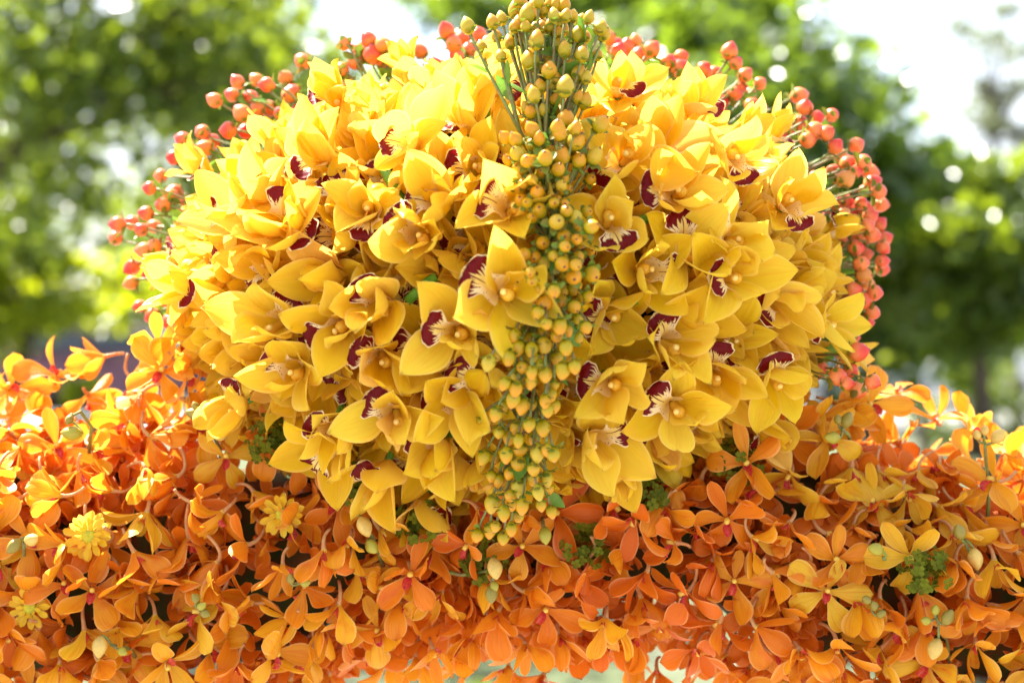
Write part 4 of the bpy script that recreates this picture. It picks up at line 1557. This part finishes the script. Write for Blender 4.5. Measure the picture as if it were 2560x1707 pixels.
# ------------------------------------------------------------------ bud spikes in the garland
BUDM = []
for i, (w, h) in enumerate(((26, 70), (22, 58), (15, 36))):
    prof = []
    for k in range(11):
        t = k / 10
        prof.append((max(1.2, w * math.sin(math.pi * min(.985, t * .93 + .05)) ** .7 * (1 - .15 * t)) * U, h * t * U))
    v, f, u = lathe(prof, 12)
    # three soft ribs
    v = [(x * (1 + .07 * math.cos(3 * math.atan2(y, x))), y * (1 + .07 * math.cos(3 * math.atan2(y, x))), z) for x, y, z in v]
    BUDM.append(mesh('bud', v, f, M_BUD, u))
PALE, GREENB, OLIVE = (.66, .43, .10), (.38, .32, .03), (.27, .20, .03)
SPIKES = [  # label, stem polyline in display px, buds (x, y, size index, tone, pointing dx, dy)
    ('arching green bud spike at the left edge of the garland', [(205, 1040), (210, 980), (185, 945), (155, 960)], [(160, 962, 2, OLIVE, -.5, -1), (170, 995, 0, GREENB, -1, .1)]),
    ('upright dark stem with green buds left of the dome', [(510, 1090), (505, 1030), (478, 975), (462, 945)], [(450, 935, 2, OLIVE, -.4, 1), (475, 930, 2, OLIVE, .3, 1), (450, 950, 1, OLIVE, -1, .2), (508, 998, 1, PALE, .7, 1)]),
    ('twin bud spike at the far left beside the chrysanthemum', [(60, 1320), (55, 1270), (55, 1240)], [(35, 1250, 1, OLIVE, -.6, -.7), (70, 1240, 1, PALE, .5, .2)]),
    ('cream bud hanging above an amber orchid left of centre', [(880, 1300), (860, 1240), (830, 1190)], [(835, 1205, 0, PALE, .5, -1), (852, 1252, 1, GREENB, .3, -.3)]),
    ('thin stem with olive buds below the berry cascade', [(975, 1300), (1060, 1320), (1120, 1310), (1135, 1300)], [(1135, 1300, 0, PALE, .2, -1), (1135, 1345, 2, GREENB, .2, -1), (1128, 1360, 1, OLIVE, 0, -1)]),
    ('cream bud pair near the lower left corner', [(330, 1540), (300, 1490), (255, 1480)], [(230, 1480, 0, PALE, 0, -1), (280, 1495, 2, GREENB, .8, -.3)]),
    ('chain of small green buds left of centre, low in the garland', [(470, 1430), (465, 1400), (452, 1380)], [(450, 1375, 2, OLIVE, -.4, .8), (462, 1392, 2, GREENB, .6, .4), (470, 1408, 2, OLIVE, .8, -.2)]),
    ('small green bud fork in the lower garland, left of centre', [(640, 1360), (670, 1345), (690, 1335)], [(668, 1330, 2, OLIVE, 0, 1), (700, 1338, 2, GREENB, 1, .2)]),
    ('dark bud spike below the right flank of the dome', [(1960, 1060), (1950, 1000), (1930, 980)], [(1925, 965, 2, OLIVE, -.2, 1), (1945, 968, 1, OLIVE, .3, 1), (1915, 1005, 1, GREENB, -1, .1)]),
    ('tall bud spike standing at the right end against the trees', [(2268, 1200), (2272, 1120), (2265, 1060), (2262, 1015)], [(2245, 1000, 2, PALE, -.4, 1), (2262, 990, 2, PALE, 0, 1), (2290, 1005, 1, PALE, .6, .8)]),
    ('single green bud beside a golden orchid on the right', [(2040, 1300), (2030, 1280)], [(2015, 1262, 1, GREENB, -.9, .3)]),
    ('round cream bud on a dark stem near the right edge', [(2260, 1360), (2240, 1300), (2215, 1240)], [(2240, 1278, 0, PALE, .1, -1), (2205, 1225, 1, OLIVE, -.4, .9)]),
    ('curled olive bud chain low on the right', [(2030, 1430), (2030, 1400), (2005, 1385)], [(1992, 1378, 2, OLIVE, -.8, .6), (2008, 1392, 2, OLIVE, -.3, .8), (2022, 1410, 2, OLIVE, .5, .3)]),
    ('green fork with a cream bud in the lower right', [(2180, 1520), (2175, 1470), (2155, 1430), (2150, 1410)], [(2148, 1402, 2, GREENB, 0, 1), (2128, 1425, 2, GREENB, -1, .2), (2175, 1420, 1, OLIVE, .4, .9), (2150, 1485, 0, PALE, -.4, -.9)]),
    ('glossy green bud hanging at the tip of the berry cascade', [(1245, 1180), (1248, 1210)], [(1252, 1225, 1, GREENB, .1, -1)]),
]
for lab, line, buds in SPIKES:
    P = []
    for i, (x, y) in enumerate(line):
        h = log_hit(x * DS, y * DS)
        k = i / (len(line) - 1)
        P.append(at(x * DS, y * DS, min(h.y, 1.10) - .010 - .034 * k))
    root = obj('bud_spike', None, loc=P[0])
    tag(root, lab, 'bud spike', 'orchid bud spikes in the garland')
    parts = [tube([q - P[0] for q in P], [5.5 * U, 5 * U, 4.4 * U, 4 * U][:len(P)], 7)]
    for x, y, sz, tn, dx, dy in buds:
        q = at(x * DS, y * DS, P[-1].y - .006)
        d = Vector((dx, -.35, dy)).normalized()
        near = min(P, key=lambda w: (w - q).length)
        foot = q - d * (22, 18, 12)[sz] * U
        parts.append(tube(bez(near - P[0], (near + foot) * .5 - P[0] - d * 14 * U, foot - P[0], 5), 3.4 * U, 6))
        b = obj('bud', BUDM[sz], root, color=tn)
        b.matrix_local = Matrix.Translation(foot - P[0]) @ basis(d, Vector((ro.gauss(0, 1), 1, ro.gauss(0, 1)))).to_4x4() @ Matrix.Scale(.8, 4)
    V, F, UVs = join(parts)
    obj('stem', mesh('stem', V, F, M_STEM, UVs), root)

# ------------------------------------------------------------------ chrysanthemums
RAY = [sheet_petal('ray_petal', 46 * U, 19 * U, prof_narrow, M_MUM, cup=.5, curl=c, seed=300, nu=7, nv=4) for c in (-.4, .3, .7)]
DISC = mesh('flower_centre', *lathe([(20 * U, -4 * U), (20 * U, 2 * U), (15 * U, 7 * U), (7 * U, 8 * U), (1 * U, 6 * U)], 14)[:2], M_MUMC)
for lab, x, y, sc, n in (('bright yellow chrysanthemum among orange orchids at the left', 225, 1240, 1.05, 30), ('small yellow chrysanthemum tucked under the dome, left of centre', 660, 1200, .95, 24),
                         ('yellow chrysanthemum half hidden near the left edge', 95, 1375, .9, 22)):
    p = log_hit(x * DS, y * DS)
    nrm = log_n(p)
    f = (Vector((0, -1, .1)) + nrm * .4 + Vector((ro.gauss(0, .15), 0, ro.gauss(0, .15)))).normalized()
    root = obj('chrysanthemum', None)
    root.matrix_world = Matrix.Translation(p + nrm * .026) @ basis(f, Vector((0, 0, 1))).to_4x4() @ Matrix.Scale(sc, 4)
    tag(root, lab, 'chrysanthemum', 'yellow chrysanthemums in the garland')
    obj('flower_centre', DISC, root)
    for k in range(n):
        inner = k >= n * .62
        o = obj('ray_petal', ro.choice(RAY), root, color=lerp3((.86, .52, .008), (.86, .60, .02), ro.random()))
        a = k * 2.39996 + ro.uniform(-.1, .1)
        s = .62 if inner else ro.uniform(.9, 1.1)
        o.matrix_local = Matrix.Rotation(a, 4, 'Z') @ Matrix.Translation((0, (11 if inner else 17) * U, (4 if inner else 0) * U)) @ Matrix.Rotation(R((34 if inner else 8) + ro.uniform(-8, 8)), 4, 'X') @ Matrix.Scale(s, 4)
    obj('stem', mesh('stem', *tube([(0, 0, -4 * U), (0, 0, -100 * U)], 6 * U, 7)[:2], M_GSTEM), root)

# ------------------------------------------------------------------ green hydrangea tufts in the gaps
for lab, x, y, dep in (('green hydrangea tuft in the gap under the dome, left', 830, 1110, 1.03), ('green hydrangea tuft below the lowest orchid, left of the berry tail', 965, 1195, 1.035), ('green hydrangea tuft under the tip of the berry cascade', 1115, 1275, 1.035),
                       ('green hydrangea tuft between dome and garland, right of the berries', 1475, 1140, 1.035), ('leafy green tuft in the garland near the right edge', 2125, 1310, 1.02), ('green tuft at the lower left flank of the dome', 625, 1010, 1.05),
                       ('dark green tuft right of the berry tail above deep orange orchids', 1345, 1255, 1.035), ('green tuft at the right flank of the dome', 1690, 1060, 1.055)):
    p = at(x * DS, y * DS, dep + .004)
    root = obj('hydrangea_tuft', None, loc=p)
    tag(root, lab, 'hydrangea', 'green hydrangea tufts in the gaps')
    parts = []
    for k in range(70):
        v = Vector((ro.gauss(0, 1), ro.gauss(0, .6), ro.gauss(0, 1)))
        v = v.normalized() * (ro.random() ** .5) * 68 * U
        nrm_ = (v.normalized() + Vector((0, -.8, .2)) + Vector((ro.gauss(0, .4), ro.gauss(0, .4), ro.gauss(0, .4)))).normalized()
        Mx = Matrix.Translation(v) @ basis(nrm_, Vector((ro.gauss(0, 1), 0, ro.gauss(0, 1)))).to_4x4()
        s = ro.uniform(11, 18) * U
        for j in range(4):
            a = j * math.pi / 2
            V = []
            for (rx_, ry_, z_) in ((0, .05, 0), (.42, .45, .12), (.34, .95, .20), (-.34, .95, .20), (-.42, .45, .12)):
                q = Vector((rx_ * s, ry_ * s, z_ * s))
                q.rotate(Euler((0, 0, a)))
                V.append(Mx @ q)
            parts.append((V, [(0, 1, 2, 3, 4)], [(0, 0)] * 5))
    V, F, UVs = join(parts)
    tag(obj('floret_cluster', mesh('floret_cluster', V, F, M_HYD, UVs), root), kind='stuff')
    obj('stem', mesh('stem', *tube([(0, 0, 0), (0, .03, -.01)], 6 * U, 6)[:2], M_GSTEM), root)

# ------------------------------------------------------------------ green flower stems glimpsed between the yellow orchids
for lab, line in (('thick green flower stem showing between orchids in the upper left of the dome', [(885, 395), (905, 430), (935, 480), (945, 530)]),
                  ('green stem glimpsed right of the berries beside a peach petal', [(1430, 530), (1455, 520), (1480, 512)]),
                  ('green stem in the dark gap left of the largest orchid', [(945, 690), (975, 660), (1010, 635)]),
                  ('green stem showing in the dark gap right of the cascade', [(1425, 690), (1450, 685), (1540, 650)])):
    P = [dome_hit(x * DS, y * DS) for x, y in line]
    P = [q + dome_n(q) * .012 for q in P]
    n_ = len(P)
    o = obj('flower_stem', mesh('flower_stem', *tube([q - P[0] for q in P], [13 * U] * n_, 10)[:2], M_GSTEM), loc=P[0])
    tag(o, lab, 'flower stem', 'green stems glimpsed in the dome')
print('blooms', len(blooms), 'orange', len(pts), 'objects', len(bpy.data.objects))
